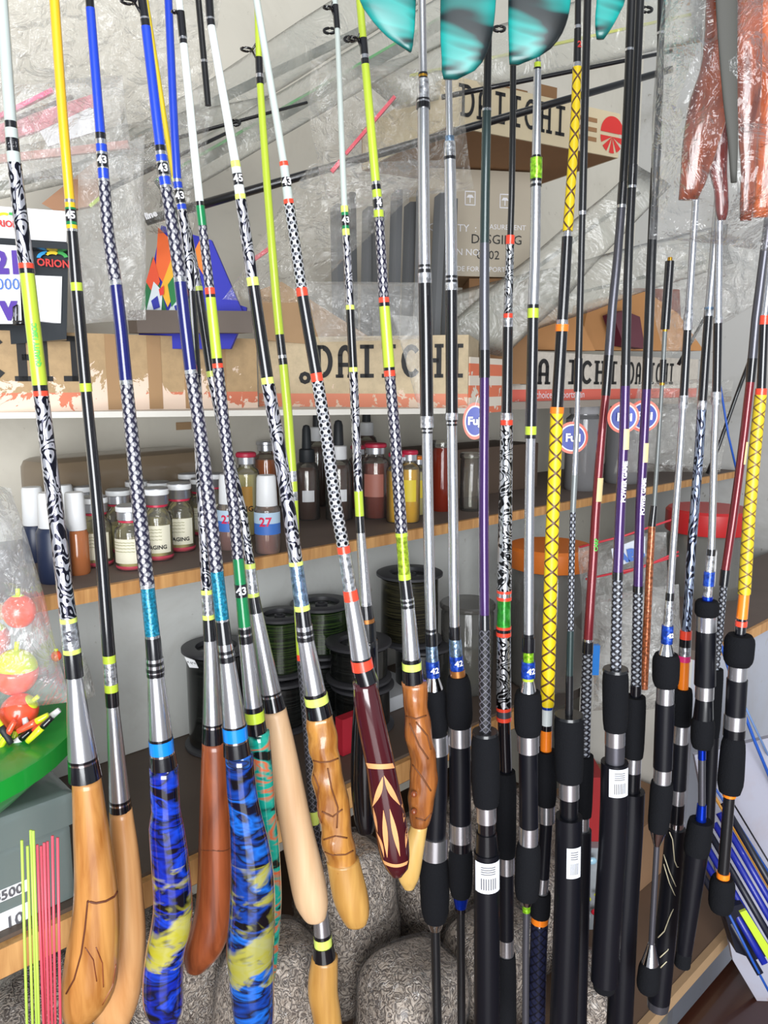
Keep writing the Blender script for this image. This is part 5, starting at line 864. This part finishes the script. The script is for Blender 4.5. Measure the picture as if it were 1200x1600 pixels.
for k, (a, b) in enumerate((((905, 855), (1050, 812)), ((915, 905), (1060, 868)), ((960, 900), (1060, 862)))):
    bm = bmesh.new(); tubebm(bm, [P(*a, 1.44), P((a[0]+b[0])/2, (a[1]+b[1])/2+3, 1.43), P(*b, 1.44)], .0022, 6); tag(link('zip_strip', bm, solid('pink_red_zip', C(205, 60, 72), .4), origin=P(*a, 1.44)), 'red zip line on a clear bag, '+['topmost', 'middle', 'lowest and shortest'][k], 'zip')
bm = bmesh.new(); prism(bm, [P(x, y, 1.40) for x, y in ((955, 858), (1008, 838), (1008, 868), (960, 888))], Vector((0, .003, 0))); o = tag(link('bag_label', bm, solid('white_blue_label', C(205, 212, 222), .5), origin=P(955, 888, 1.4), smooth=False), 'white label with blue marks on the zip bag', 'label')
text_flat('ABS', P(985, 868, 1.398), Vector((1, 0, .25)).normalized(), Vector((-.25, 0, 1)).normalized(), .03, M['textdb'], o, bold=.002)
bm = bmesh.new(); boxbm(bm, P(925, 1055, 1.3), Vector((.012, 0, 0)), Vector((0, .01, 0)), Vector((0, 0, .055))); tag(link('cyan_lighter', bm, M['cyan'], origin=P(925, 1055, 1.3), smooth=False), 'small cyan packet right of the dark red rod braid', 'packet')
# fuji tags
for k, (x, y, Y, ex, lb) in enumerate(((742, 658, .86, 10, 'round orange-rimmed blue tag half hidden behind the purple-grey rod'), (894, 684, .90, 24, 'round orange-rimmed blue Fuji tag behind the white-silver rod'), (974, 652, .82, 25, 'round orange-rimmed blue Fuji tag behind the left purple rod'), (1006, 650, .90, 23, 'round orange-rimmed blue Fuji tag behind the right purple rod'))):
    c = P(x, y, Y); m_ = pix(x, y, Y); root = empty('round_tag', c, lb, 'tag', 'round blue hang tags'); sx = .75 if k == 0 else 1; yaw = 0
    for nm, R0, dz, mt in (('tag_rim', 25, 0, solid('coral_rim', C(228, 108, 88), .4)), ('white_ring', 21, .0008, solid('tag_white', C(225, 228, 235), .4)), ('blue_disc', 19, .0016, solid('tag_blue', C(26, 52, 150), .35))):
        bm = bmesh.new(); prism(bm, [c+Vector((R0*m_*sx*math.cos(a), -dz, R0*m_*(1.15 if k == 0 else 1)*math.sin(a))) for a in [2*math.pi*i/32 for i in range(32)]], Vector((0, .001, 0))); link(nm, bm, mt, root, smooth=False)
    text_flat('Fuji', c+Vector((0, -.003, 0)), Vector((1, 0, 0)), Vector((0, 0, 1)), 17*m_, M['textw'], root, bold=.0005)
    bm = bmesh.new(); tubebm(bm, [c+Vector((0, 0, 24*m_)), c+Vector((.003, -.002, 40*m_))], .0004, 5); link('string', bm, M['textw'], root)
# ================================================================ price boxes, rainbow packet
def fbox(name, label, cat, pts, Y, d, mat, parent=None):
    bm = bmesh.new(); q = [P(x, y, Y) for x, y in pts]; prism(bm, q, Vector((-.02, d, 0))); o = link(name, bm, mat, parent, origin=None if parent else q[0], smooth=False); return tag(o, label, cat) if label else o
WH = solid('white_box_card', C(226, 228, 232), .45)
rt = empty('tackle_box', P(50, 520, 1.2), 'white and black tackle box with rainbow arc logo, at left in the kraft carton', 'box')
fbox('box_body', None, None, [(-60, 545), (104, 530), (107, 380), (-60, 385)], 1.15, .05, solid('black_box', C(42, 46, 50), .25), rt); fbox('window_panel', None, None, [(48, 500), (95, 505), (97, 432), (50, 430)], 1.148, .004, WH, rt)
def arcs(px, py, R0, Y, par, txt=None, ts=.013):
    c = P(px, py, Y); m_ = pix(px, py, Y)
    for a0, a1, mt, dx in ((.2, 1.6, solid('arc_green', C(60, 170, 80), .4), 9), (.9, 2.4, solid('arc_yellow', C(235, 205, 40), .4), 0), (1.5, 3.0, solid('arc_blue', C(40, 150, 210), .4), -9)):
        bm = bmesh.new(); n = 8; A_ = []; B_ = []
        for i in range(n+1): a = a0+(a1-a0)*i/n; A_.append(bm.verts.new(c+Vector((dx+R0*math.cos(a), 0, R0*.7*math.sin(a)))*m_)); B_.append(bm.verts.new(c+Vector((dx+R0*.6*math.cos(a), 0, R0*.42*math.sin(a)))*m_))
        for i in range(n): bm.faces.new((A_[i], A_[i+1], B_[i+1], B_[i]))
        link('logo_arc', bm, mt, par, smooth=False)
    if txt: text_flat(txt, P(px+2, py+8, Y), Vector((1, 0, -.08)).normalized(), Vector((0, 0, 1)), ts, M['textr'], par, bold=.0004)
arcs(82, 404, 16, 1.144, rt, 'ORION', .0145)
rt2 = empty('white_carton', P(30, 372, 1.13), 'white carton with ORION logo lying on the black tackle box', 'box')
fbox('carton_body', None, None, [(-60, 368), (104, 378), (104, 330), (-60, 318)], 1.14, .05, WH, rt2); fbox('black_rim', None, None, [(-60, 380), (112, 390), (112, 380), (-60, 369)], 1.12, .06, solid('black_box', C(42, 46, 50)), rt2); arcs(6, 342, 14, 1.138, rt2, 'ORION', .0125)
rt3 = empty('price_card', P(15, 500, 1.10), 'white handwritten price card with purple 21 and blue 000 held by a black clip', 'card')
fbox('card', None, None, [(-60, 506), (34, 506), (29, 384), (-60, 378)], 1.10, .003, WH, rt3)
X1, Z1 = Vector((1, 0, 0)), Vector((0, 0, 1))
text_flat('21', P(13, 412, 1.098), X1, Z1, .040, M['textp'], rt3, bold=.0022); text_flat('000', P(13, 445, 1.098), X1, Z1, .022, M['textdb'], rt3); text_flat('V', P(14, 487, 1.098), X1, Z1, .030, M['textp'], rt3, bold=.003)
bm = bmesh.new(); tubebm(bm, [P(22, 505, 1.094), P(21, 480, 1.094), P(27, 476, 1.094), P(27, 503, 1.094)], .0012, 6); boxbm(bm, P(20, 508, 1.092), X1*.016, Vector((0, .006, 0)), Z1*.006); link('binder_clip', bm, M['black'], rt3)
rp = empty('rainbow_packet', P(290, 490, 1.25), 'glossy packet printed with rainbow flames, green and white fish shapes on blue', 'packet')
BLU = solid('print_blue', C(28, 34, 170), .6)
q = [P(212, 545, 1.28), P(252, 352, 1.28), P(330, 375, 1.28), P(382, 495, 1.28), P(360, 545, 1.28)]; bm = bmesh.new(); prism(bm, q, Vector((0, .012, 0))); link('packet_body', bm, BLU, rp, smooth=False)
for poly, cc in (([(218, 490), (238, 400), (262, 492)], C(20, 110, 60)), ([(243, 425), (247, 355), (272, 380), (262, 452)], C(240, 105, 40)), ([(250, 452), (275, 385), (292, 420), (262, 480)], C(240, 180, 40)), ([(228, 440), (240, 400), (250, 440), (240, 460)], C(230, 80, 40)), ([(228, 488), (240, 440), (254, 455), (252, 488)], C(215, 225, 230)), ([(262, 488), (280, 455), (296, 470), (290, 490)], C(215, 225, 230)), ([(300, 400), (312, 375), (322, 410), (318, 430)], C(240, 130, 40)), ([(262, 445), (272, 430), (276, 470), (268, 480)], C(20, 120, 60)), ([(236, 470), (246, 462), (250, 480), (240, 484)], C(30, 40, 160)), ([(272, 478), (282, 474), (284, 486), (275, 488)], C(30, 40, 160)), ([(248, 452), (256, 446), (256, 460), (250, 462)], C(225, 50, 40))):
    kk_ = len(rp.children); bm = bmesh.new(); vs_ = [bm.verts.new(P(x, y, 1.2785-.0006*kk_)) for x, y in poly]; bm.faces.new(vs_); link('printed_shape', bm, solid('print_%d_%d_%d' % tuple(int(x*99) for x in cc), cc, .6), rp, smooth=False)
fbox('grey_tray', 'dark grey tray end standing in the kraft carton under the rainbow packet', 'tray', [(215, 520), (395, 520), (395, 486), (212, 484)], 1.24, .02, BOARD)
bm = bmesh.new(); q = [P(355, 470, 1.3), P(385, 480, 1.3), P(383, 500, 1.3), P(340, 492, 1.3)]; prism(bm, q, Vector((0, .01, 0))); tag(link('blue_packet', bm, BLU, origin=q[0], smooth=False), 'small dark blue packet right of the rainbow packet', 'packet')
# ================================================================ hanging bags and packs in the upper part
bag('crinkled_bag', 'large clear crinkled bag at the top left corner', [(-60, -60), (345, -60), (330, 200), (-60, 215)], [1.16, 1.2, 1.2, 1.16], .04, FILM, 28, .012, 1)
bag('crinkled_bag', 'clear bag with pink lures at the far left', [(-40, 135), (190, 120), (210, 275), (-40, 290)], [1.10]*4, .03, FILMH, 24, .008, 2)
bag('crinkled_bag', 'tall narrow clear bag hanging between the yellow and blue rods down to the carton', [(120, 255), (225, 215), (228, 500), (125, 510)], [1.08]*4, .03, FILMH, 26, .008, 3)
bag('crinkled_bag', 'clear bag behind the second and third blue rods', [(190, 215), (330, 180), (300, 360), (200, 370)], [1.18]*4, .03, FILM, 22, .009, 4)
bag('crinkled_bag', 'clear crinkled bag with red stick between the white and lime rods', [(485, 90), (725, 110), (735, 290), (500, 330)], [1.02]*4, .04, FILM, 28, .012, 5)
bag('crinkled_bag', 'long clear bag folding down from centre to lower left', [(480, 260), (700, 250), (480, 470), (345, 470)], [1.16]*4, .03, FILM, 26, .010, 6)
bag('crinkled_bag', 'pale crumpled bag at the foot of the grey sleeves', [(480, 440), (660, 440), (670, 530), (500, 535)], [1.30]*4, .03, FILMH, 18, .010, 7)
bag('crinkled_bag', 'dark glinting clear bag at the right above the counter', [(1000, 380), (1180, 370), (1190, 470), (1040, 560)], [1.55]*4, .04, FILM, 24, .014, 8)
bag('crinkled_bag', 'clear bag hanging below the narrow carton at right', [(1000, 600), (1150, 590), (1130, 735), (960, 740)], [1.7]*4, .04, FILM, 22, .014, 9)
bag('crinkled_bag', 'pale strip of clear film hanging over the middle carton by the silver rod', [(612, 490), (650, 492), (668, 632), (655, 640)], [1.20]*4, .01, FILMH, 12, .004, 10)
for k, (a, b, wd, cc, lb) in enumerate((((-20, 190), (82, 140), 7, C(235, 60, 130), 'upper bright pink lure stick in the left bag'), ((-20, 215), (150, 160), 26, C(205, 110, 125), 'wide dusty pink strip in the left bag'), ((20, 185), (112, 150), 5, C(70, 45, 45), 'dark twig-like lure above the pink strip'), ((-20, 250), (200, 225), 12, C(190, 140, 130), 'faded pink lure low in the left bag'))):
    bar('lure_stick', lb, 'lure', (a, b), 1.12, 1.14, wd, solid('stick_%d' % k, cc, .4), .006)
bar('lure_stick', 'red stick inside the clear bag between the white and lime rods', 'lure', ((540, 240), (617, 150)), 1.02, 1.02, 5, solid('stick_red', C(215, 55, 80), .4), .005); bar('lure_stick', 'short red stick low behind the scroll-wrapped white rod', 'lure', ((392, 408), (425, 385)), 1.17, 1.17, 6, MATS['stick_red'], .005)
bar('lure_stick', 'faint red stick end below the red stick', 'lure', ((518, 268), (533, 250)), 1.02, 1.02, 6, MATS['stick_red'], .005)
bm = bmesh.new(); q = [P(x, y, 1.13) for x, y in ((62, 205), (75, 229), (150, 205), (148, 170), (140, 168))]; prism(bm, q, Vector((0, .004, 0))); tag(link('white_card', bm, WH, origin=q[0], smooth=False), 'blank white rounded card in the left bag behind the yellow rod', 'card')
q = [P(x, y, 1.15) for x, y in ((65, 318), (150, 250), (165, 290), (150, 320), (90, 332))]; bm = bmesh.new(); prism(bm, q, Vector((0, .01, 0))); tag(link('brown_lure_pack', bm, solid('brown_fish_print', C(150, 110, 80), .4), origin=q[0], smooth=False), 'brown fish-shaped pack behind the yellow rod above the price box', 'packet')
bar('lime_strip', 'short lime strip right of the brown pack', 'lure', ((140, 322), (157, 308)), 1.12, 1.12, 5, M['lime'], .004)
text_flat('line', P(236, 336, 1.19), Vector((1, 0, .32)).normalized(), Vector((-.32, 0, 1)).normalized(), .013, M['textw'], bpy.data.objects['packed_rod'], bold=.0006)
# turquoise packs
def pack(label, E, Y, mat, name='lure_pack', flat=.16, cat='packet', group='turquoise and black lure packs'):
    fl = cubic([(e[1], e[0]) for e in E]); fr = cubic([(e[2], e[0]) for e in E]); st = []; n = 22; ys = [E[0][0]+(E[-1][0]-E[0][0])*i/n for i in range(n+1)]
    for y in ys:
        c = (fl(y)+fr(y))/2; m_ = pix(c, y, Y); r_ = max(.6, (fr(y)-fl(y))/2)*m_; st.append((P(c, y, Y), r_, max(.002, r_*flat), Vector((0, 0, 1))))
    bm = bmesh.new(); ringmesh(bm, st, 24); o = link(name, bm, mat, origin=st[-1][0]); return tag(o, label, cat, group)
TB = M['teal_bag']
pack('turquoise and black pack tapering to a point, leftmost', [(-170, 560, 655), (0, 562, 650), (25, 576, 649), (45, 592, 648), (62, 610, 646), (75, 630, 645), (81, 639, 643)], .68, TB)
pack('widest turquoise and black pack with rounded bottom, second from left', [(-170, 690, 782), (0, 688, 775), (60, 688, 768), (95, 690, 755), (112, 690, 740), (124, 693, 715)], .67, TB)
pack('turquoise and black pack with slanted bottom above the lime-jointed silver rod', [(-170, 795, 895), (0, 794, 892), (45, 794, 882), (75, 795, 862), (90, 795, 840), (101, 796, 812)], .68, TB)
pack('small turquoise pack end, rightmost of the four', [(-170, 930, 990), (0, 932, 977), (25, 930, 966), (45, 930, 955), (61, 932, 944)], .70, TB)
# red-brown rubber strips and dark strap in clear bag
def m_rub(name, a, b):
    t = NT(name); v = t.coord('Object', (1, 1, .25)); f = t.noise(v, 60, 3, .6, 1.2); t.base(t.ramp(f, [(.35, a), (.7, b)])); t.bump(f, .5, .004); t.p(Roughness=.16, Coat_Weight=.8); return t.m
RB = m_rub('red_brown_rubber', C(84, 34, 20), C(150, 72, 40)); RB2 = m_rub('dark_red_rubber', C(70, 18, 18), C(135, 45, 34)); RB3 = m_rub('orange_rubber', C(150, 66, 28), C(200, 100, 44))
g_ = 'glossy rubber strips in the clear bag'
pack('widest red-brown rubber strip, leftmost in the hanging bag', [(-170, 1106, 1158), (0, 1103, 1150), (100, 1096, 1136), (160, 1077, 1140), (230, 1066, 1122), (280, 1063, 1105), (312, 1060, 1090)], .64, RB, 'rubber_strip', .5, 'lure', g_)
pack('dark red rubber strip with twisted tip below the widest one', [(150, 1108, 1140), (220, 1110, 1138), (265, 1108, 1136), (300, 1116, 1138), (330, 1118, 1138), (344, 1122, 1134)], .66, RB2, 'rubber_strip', .6, 'lure', g_)
pack('long red-brown rubber strip right of the dark strap', [(-170, 1150, 1198), (0, 1152, 1192), (130, 1152, 1190), (220, 1154, 1184), (270, 1158, 1180), (310, 1156, 1178), (345, 1156, 1174)], .64, RB, 'rubber_strip', .5, 'lure', g_)
pack('orange rubber strip at the right edge of the photo', [(-170, 1188, 1235), (0, 1186, 1235), (150, 1188, 1232), (250, 1182, 1226), (340, 1176, 1210)], .65, RB3, 'rubber_strip', .5, 'lure', g_)
pack('dull dark grey strap hanging between the rubber strips', [(-170, 1116, 1152), (0, 1118, 1152), (140, 1128, 1152), (220, 1137, 1153), (285, 1142, 1151)], .60, solid('grey_strap', C(66, 66, 62), .7), 'dark_strap', .3, 'strap', None)
tag(pillow('lure_bag', [P(1040, -100, .645), P(1260, -100, .645), P(1240, 385, .645), P(1015, 375, .645)], .10, m_film('lure_bag_film', (.85, .87, .88), .05, 30, .1), None, 34, .010, 11), 'clear crinkled bag around the red-brown rubber strips at the top right', 'bag')
# ================================================================ lower left: basket, floats, boxes, sticks
zl = -.515
GRB = solid('green_plastic', C(22, 150, 52), .35, 0, .3)
bc = Vector((-.60, .88, EYE-.512)); root = empty('green_basket', bc, 'bright green plastic bowl holding floats at the left edge', 'basket')
lathe('bowl', [(.12, 0), (.15, .010), (.185, .042), (.202, .066), (.208, .074), (.208, .084), (.202, .084), (.198, .074), (.18, .042), (.146, .015), (.11, .006)], GRB, root, bc, 48)
lathe('rim_band', [(.2075, .060), (.211, .062), (.211, .085), (.2075, .086)], GRB, root, bc, 48)
FLR = solid('fluorescent_red_orange', C(250, 88, 58), .25, 0, .6); FLY = solid('fluorescent_yellow', C(215, 232, 40), .25, 0, .6)
def floatball(px, py, w_, Y, label, a=.5, tilt=(0, 0), split=.5):
    c = P(px, py, Y); r_ = w_/2*pix(px, py, Y); root = empty('fishing_float', c, label, 'float', 'red and yellow fishing floats'); Rm = Matrix.Rotation(tilt[0], 3, 'Y')@Matrix.Rotation(tilt[1], 3, 'X')
    for nm, t0, t1, mt in (('upper_half', 0, split, FLY), ('lower_half', split, 1, FLR)):
        bm = bmesh.new(); st = []
        for i in range(11):
            t = (t0+(t1-t0)*i/10)*math.pi; st.append((c+Rm@Vector((0, 0, math.cos(t)*r_*1.08)), max(1e-4, math.sin(t)*r_), max(1e-4, math.sin(t)*r_), Rm@Vector((0, 0, 1)))) 
        ringmesh(bm, st, 24); link(nm, bm, mt, root)
    bm = bmesh.new(); tubebm(bm, [c+Rm@Vector((0, 0, r_*1.05)), c+Rm@Vector((0, .001, r_*1.45))], .003, 8); link('stem', bm, FLY, root)
floatball(30, 955, 50, .95, 'topmost orange-red float, inside the clear bag', split=.12); floatball(24, 1050, 68, .92, 'largest float, yellow top and orange-red bottom', tilt=(.12, 0), split=.42); floatball(30, 1112, 56, .90, 'lowest big float, lying tilted with yellow tip to the right', tilt=(.9, 0), split=.15); floatball(-14, 1000, 56, .97, 'float cut off by the left edge', split=.3); floatball(88, 1025, 16, .97, 'tiny red float near the rod behind the film', split=.1)
for k in range(9):
    x, y = ((10, 1150), (28, 1158), (45, 1146), (62, 1140), (52, 1130), (20, 1168), (4, 1140), (-6, 1170), (72, 1126))[k]; c = P(x, y, .86+.01*(k % 3)); a = (.5, .9, -.3, .8, 1.1, .2, -.6, .4, .9)[k]; d = Vector((math.sin(a), .2, math.cos(a))).normalized()*.02
    root = empty('stick_float', c, None, None, None); tag(root, ['small yellow stick float', 'small white stick float', 'small red stick float', 'small lime stick float', 'small striped stick float', 'small orange stick float', 'small dark stick float', 'small green stick float', 'small red and white stick float'][k]+' in the bowl, '+['left of the white one', 'below the largest floats', 'beside the lime one', 'nearest the rim at right', 'highest of the small ones', 'at the front', 'at the left edge', 'hidden at the left edge', 'touching the right rim'][k], 'float', 'small stick floats in the bowl')
    for nm, s0, s1, mt in (('body', -1, .2, (FLY, WCAP, FLR, FLY, FLR, FLR, RUB, M['green'], FLR)[k]), ('tip', .2, 1, (FLR, M['black'], WCAP, M['black'], FLY, FLY, FLY, FLY, WCAP)[k])):
        bm = bmesh.new(); ringmesh(bm, [(c+d*(s0+(s1-s0)*i/4), .0045*(1-.25*abs(s0+(s1-s0)*i/4)), .0045*(1-.25*abs(s0+(s1-s0)*i/4)), d) for i in range(5)], 10); link(nm, bm, mt, root)
bag('float_bag', 'tall clear plastic bag of floats rising from the green bowl', [(-120, 745), (15, 760), (112, 1098), (-110, 1120)], [.93, .93, .90, .90], .10, m_film('float_bag_film', (.85, .88, .92), .22, 22, .14), 26, .009, 12)
bag('small_bag', 'small clear bag with a green edge and red float beside the left handles', [(95, 1010), (132, 1020), (152, 1090), (105, 1108)], [.98]*4, .03, FILM, 14, .006, 13)
# clear lidded box
cb = solid('grey_clear_plastic', C(112, 124, 122), .18, 0, .6, .2, 8); A = W(-.36, -.115, ZB+.001); Lb = .295
rt = empty('storage_box', A, 'grey see-through lidded box with price labels under the green bowl', 'box')
rcase('box_body', None, None, A, UU, Lb, .19, .105, cb, .012, None, rt); rcase('box_lid', None, None, A-UU*.004-NN*.006+Vector((0, 0, .106)), UU, Lb+.01, .20, .045, cb, .014, None, rt)
def boxlabel(px, py, wpx, hpx, txt, ts):
    c = RV(px, py, -.1165); m_ = pix(px, py, c.y); bm = bmesh.new(); boxbm(bm, c-UU*wpx*m_/2-Vector((0, 0, hpx*m_/2)), UU*wpx*m_, NN*.001, Vector((0, 0, hpx*m_))); o = link('price_label', bm, WCAP, rt, smooth=False); text_flat(txt, c-NN*.0006, UU, Vector((0, 0, 1)), ts*m_, M['ink'], rt, bold=.0003)
boxlabel(12, 1396, 60, 20, '8500', 22); boxlabel(22, 1438, 46, 42, '10', 28)
# lime and pink sticks
for k, (x0, y0, x1, cc) in enumerate(((34, 1313, 43, 0), (43, 1322, 52, 0), (48, 1297, 58, 0), (52, 1298, 62, 0), (58, 1320, 70, 1), (64, 1322, 72, 1), (69, 1317, 77, 1), (74, 1315, 82, 1), (82, 1306, 86, 1), (90, 1309, 94, 1))):
    a, b = P(x0, y0, .70+.004*(k % 3)), P(x1+2, 1700, .70+.004*(k % 3)); bm = bmesh.new(); tubebm(bm, [a, a.lerp(b, .5), b], 2.3*pix(x0, y0, .7), 8)
    tag(link('thin_stick', bm, (solid('lime_stick', C(178, 210, 88), .4), solid('pink_stick', C(218, 82, 100), .4))[cc], origin=b), ('lime' if cc == 0 else 'pink')+' thin stick, '+(['leftmost', 'second', 'tallest left', 'tallest right'][k] if cc == 0 else ['leftmost', 'second', 'third', 'fourth', 'fifth', 'rightmost'][k-4])+' of the '+('lime' if cc == 0 else 'pink')+' bundle at bottom left', 'stick', 'thin coloured sticks at bottom left')
bm = bmesh.new(); boxbm(bm, Vector((-.50, .69, P(60, 1700, .7).z-.03)), Vector((.16, 0, 0)), Vector((0, .03, 0)), Vector((0, 0, .03))); tag(link('stick_holder', bm, WOOD, origin=(-.4, .7, .8), smooth=False), 'wood block holding the thin coloured sticks, below the frame', 'holder')
# ================================================================ feed bags on the platform
def m_feed():
    t = NT('pellet_feed'); v = t.coord(); nz = t.n('ShaderNodeTexNoise', i_Scale=85, i_Detail=1, i_Distortion=1.0); t.l(v, nz.inputs['Vector']); f = t.math('FRACT', t.math('MULTIPLY', nz.outputs['Fac'], 5)); g = t.math('ABSOLUTE', t.math('SUBTRACT', f, .5))
    t.base(t.ramp(g, [(.05, C(84, 72, 64)), (.22, C(168, 154, 140)), (.5, C(196, 182, 168))])); t.bump(g, .9, .004); t.p(Roughness=.5, Coat_Weight=.5, Coat_Roughness=.12); return t.m
FEED = m_feed(); feedfilm = m_film('feed_bag_film', (.75, .8, .9), .05, 75, .05)
fb = [(-.10, -.09, .17, .22), (.07, -.09, .16, .22), (.15, -.25, .16, .22), (.31, -.37, .16, .18), (.32, -.21, .16, .27), (.49, -.24, .16, .26), (.47, -.39, .16, .17), (.62, -.37, .14, .18), (.65, -.22, .15, .26), (.17, -.50, .13, .11), (.80, -.22, .14, .18), (.34, -.51, .13, .10), (.57, -.51, .12, .10), (-.27, -.09, .15, .2)]
for k, (u, v, wd, h) in enumerate(fb):
    c = W(u, v, ZP+.002); root = empty('feed_bag', c, None); tag(root, 'clear bag of grey-brown pellets, '+['under the lower shelf behind the leftmost handles', 'under the lower shelf behind the red-brown handle', 'behind the blue marbled handles', 'below the blond handle', 'tall, under the left shelf strip', 'tall, under the burl handle', 'front centre', 'below the maroon handle', 'tall, left of the black rods', 'front left, lying low', 'rightmost', 'front centre-left, lying low', 'front centre-right, lying low', 'leftmost, under the lower shelf behind the thin sticks'][k], 'bag', 'clear bags of feed pellets')
    for nm, sc_, mt in (('pellets', 1, FEED), ('film', 1.03, feedfilm)):
        bm = bmesh.new(); bmesh.ops.create_icosphere(bm, subdivisions=4, radius=1)
        for vv in bm.verts:
            p = vv.co.copy(); s_ = lambda a: math.copysign(abs(a)**.62, a); q = Vector((s_(p.x)*wd*.5*sc_, s_(p.y)*wd*.42*sc_, (s_(p.z)*.5+.5)*h*sc_)); nn_ = noise.noise(q*14+Vector((k*7, 0, 0))); q += q.normalized()*(.012*nn_+(.004*noise.noise(q*45) if nm == 'film' else 0)); q.z = max(q.z, 0); vv.co = c+UU*q.x+NN*q.y+Vector((0, 0, q.z))
        link(nm, bm, mt, root, smooth=(nm != 'film'))
# ================================================================ lower right: bundle, board, cords
def quadslab(name, label, cat, pts, Ys, th, mat):
    bm = bmesh.new(); q = [P(x, y, Y) for (x, y), Y in zip(pts, Ys)]; prism(bm, q, Vector((0, th, 0))); return tag(link(name, bm, mat, origin=q[0], smooth=False), label, cat)
BLB = solid('blue_film_bundle', C(20, 36, 150), .4, 0, .3, .5, 60)
DKB = solid('dark_bundle_end', C(22, 24, 38), .4)
rt = empty('blue_bundle', P(1150, 1500, 1.08), 'blue wrapped bundle of thin rods slanting down to the right corner', 'bundle')
for k in range(7):
    x0, y0 = 1088+k*7, 1350-k*16; bm = bmesh.new(); a, b = P(x0, y0, 1.12+.003*k), P(x0+100, y0+172, 1.02+.003*k); tubebm(bm, [a, a.lerp(b, .5), b], 5.5*pix(x0, y0, 1.1), 8); link('bundle_rod', bm, BLB if k % 3 else DKB, rt)
bm = bmesh.new(); q = [P(x, y, 1.06) for x, y in ((1130, 1420), (1160, 1412), (1210, 1490), (1180, 1500), (1150, 1488))]; prism(bm, q, Vector((0, .03, 0))); link('bundle_cap', bm, DKB, rt, smooth=False)
quadslab('lime_stick_flat', 'lime plastic stick over the dark bundle end at lower right', 'stick', [(1156, 1426), (1166, 1422), (1215, 1500), (1205, 1508)], (.95,)*4, .004, M['lime'])
def cord(label, pts, Y, r_, mat):
    bm = bmesh.new(); tubebm(bm, [P(x, y, Y+.02*i/len(pts)) for i, (x, y) in enumerate(pts)], r_, 6); tag(link('cord', bm, mat, origin=P(*pts[-1], Y)), label, 'cord')
BC = solid('blue_cord', C(30, 80, 170), .5); YC = solid('amber_cord', C(200, 140, 50), .5)
cord('blue cord slanting beside the far right rod to the corner', [(1108, 930), (1124, 1000), (1150, 1080), (1180, 1160), (1215, 1245)], 1.25, .0028, BC); cord('pale blue cord parallel to the first, slightly higher', [(1116, 975), (1134, 1030), (1160, 1095), (1200, 1180)], 1.27, .002, solid('pale_blue_cord', C(110, 140, 190), .5))
cord('thin blue line crossing behind the silver rods above the counter', [(1125, 600), (1138, 680), (1152, 740)], 1.6, .0022, BC)
cord('dark line from the printed carton down to the counter', [(1180, 540), (1150, 620), (1122, 700), (1105, 740)], 1.62, .004, M['dgrey'])
cord('amber edge cord running down along the leaning white board', [(1105, 1225), (1150, 1300), (1215, 1410)], 1.2, .003, YC); cord('blue edge cord beside the amber one', [(1110, 1220), (1157, 1293), (1215, 1385)], 1.2, .0022, BC); cord('thin dark cord down the leaning white board', [(1112, 1205), (1150, 1262), (1215, 1370)], 1.17, .0016, M['dgrey']); cord('blue cord at the bottom right corner over the board', [(1140, 1430), (1175, 1500), (1215, 1575)], 1.01, .002, BC)
quadslab('leaning_board', 'white board leaning against the counter at lower right', 'board', [(1085, 1180), (1300, 1130), (1330, 1700), (1240, 1660), (1145, 1500)], (1.30, 1.30, 1.15, 1.15, 1.2), .01, m_paint('shade_greyed_white_board', C(150, 150, 164), C(140, 118, 108), 6))  # white board; its grey base colour has the corner's shade mixed in
# red box and lure between black grips
quadslab('red_box', 'red box seen between the black rod butts', 'box', [(912, 1215), (945, 1215), (945, 1325), (912, 1325)], (1.3,)*4, .08, solid('box_red', C(150, 20, 26), .4))
quadslab('lure_packet', 'clear packet with white, red and yellow lures between the black grips', 'packet', [(905, 1325), (942, 1325), (942, 1455), (902, 1455)], (1.28,)*4, .02, solid('milky_packet', C(150, 155, 160), .3, 0, .4, .5, 60))
for x, y, w_, cc in ((925, 1345, 16, C(150, 190, 210)), (918, 1405, 12, C(200, 205, 40)), (930, 1425, 14, C(200, 30, 50)), (915, 1432, 18, C(165, 168, 172)), (932, 1398, 8, C(200, 205, 40))):
    c = P(x, y, 1.265); bm = bmesh.new(); bmesh.ops.create_icosphere(bm, subdivisions=2, radius=w_/2*pix(x, y, 1.265), matrix=Matrix.Translation(c)@Matrix.Diagonal((1, .5, .8, 1))); tag(link('small_lure', bm, solid('lure_%d_%d' % (x, y), cc, .3, 0, .5), origin=c), 'tiny '+{925: 'pale blue', 918: 'yellow', 930: 'red', 915: 'white', 932: 'lime'}[x]+' lure on the clear packet between black grips', 'lure')
bm = bmesh.new(); boxbm(bm, W(.885, -.40, ZP+.001), UU*.2, NN*.2, Vector((0, 0, .14))); tag(link('kraft_carton', bm, solid('low_kraft', C(140, 108, 80), .75, 0, 0, .3, 12), origin=W(.86, -.4, ZP), smooth=False), 'low plain kraft carton standing on the platform behind the black grips', 'box')
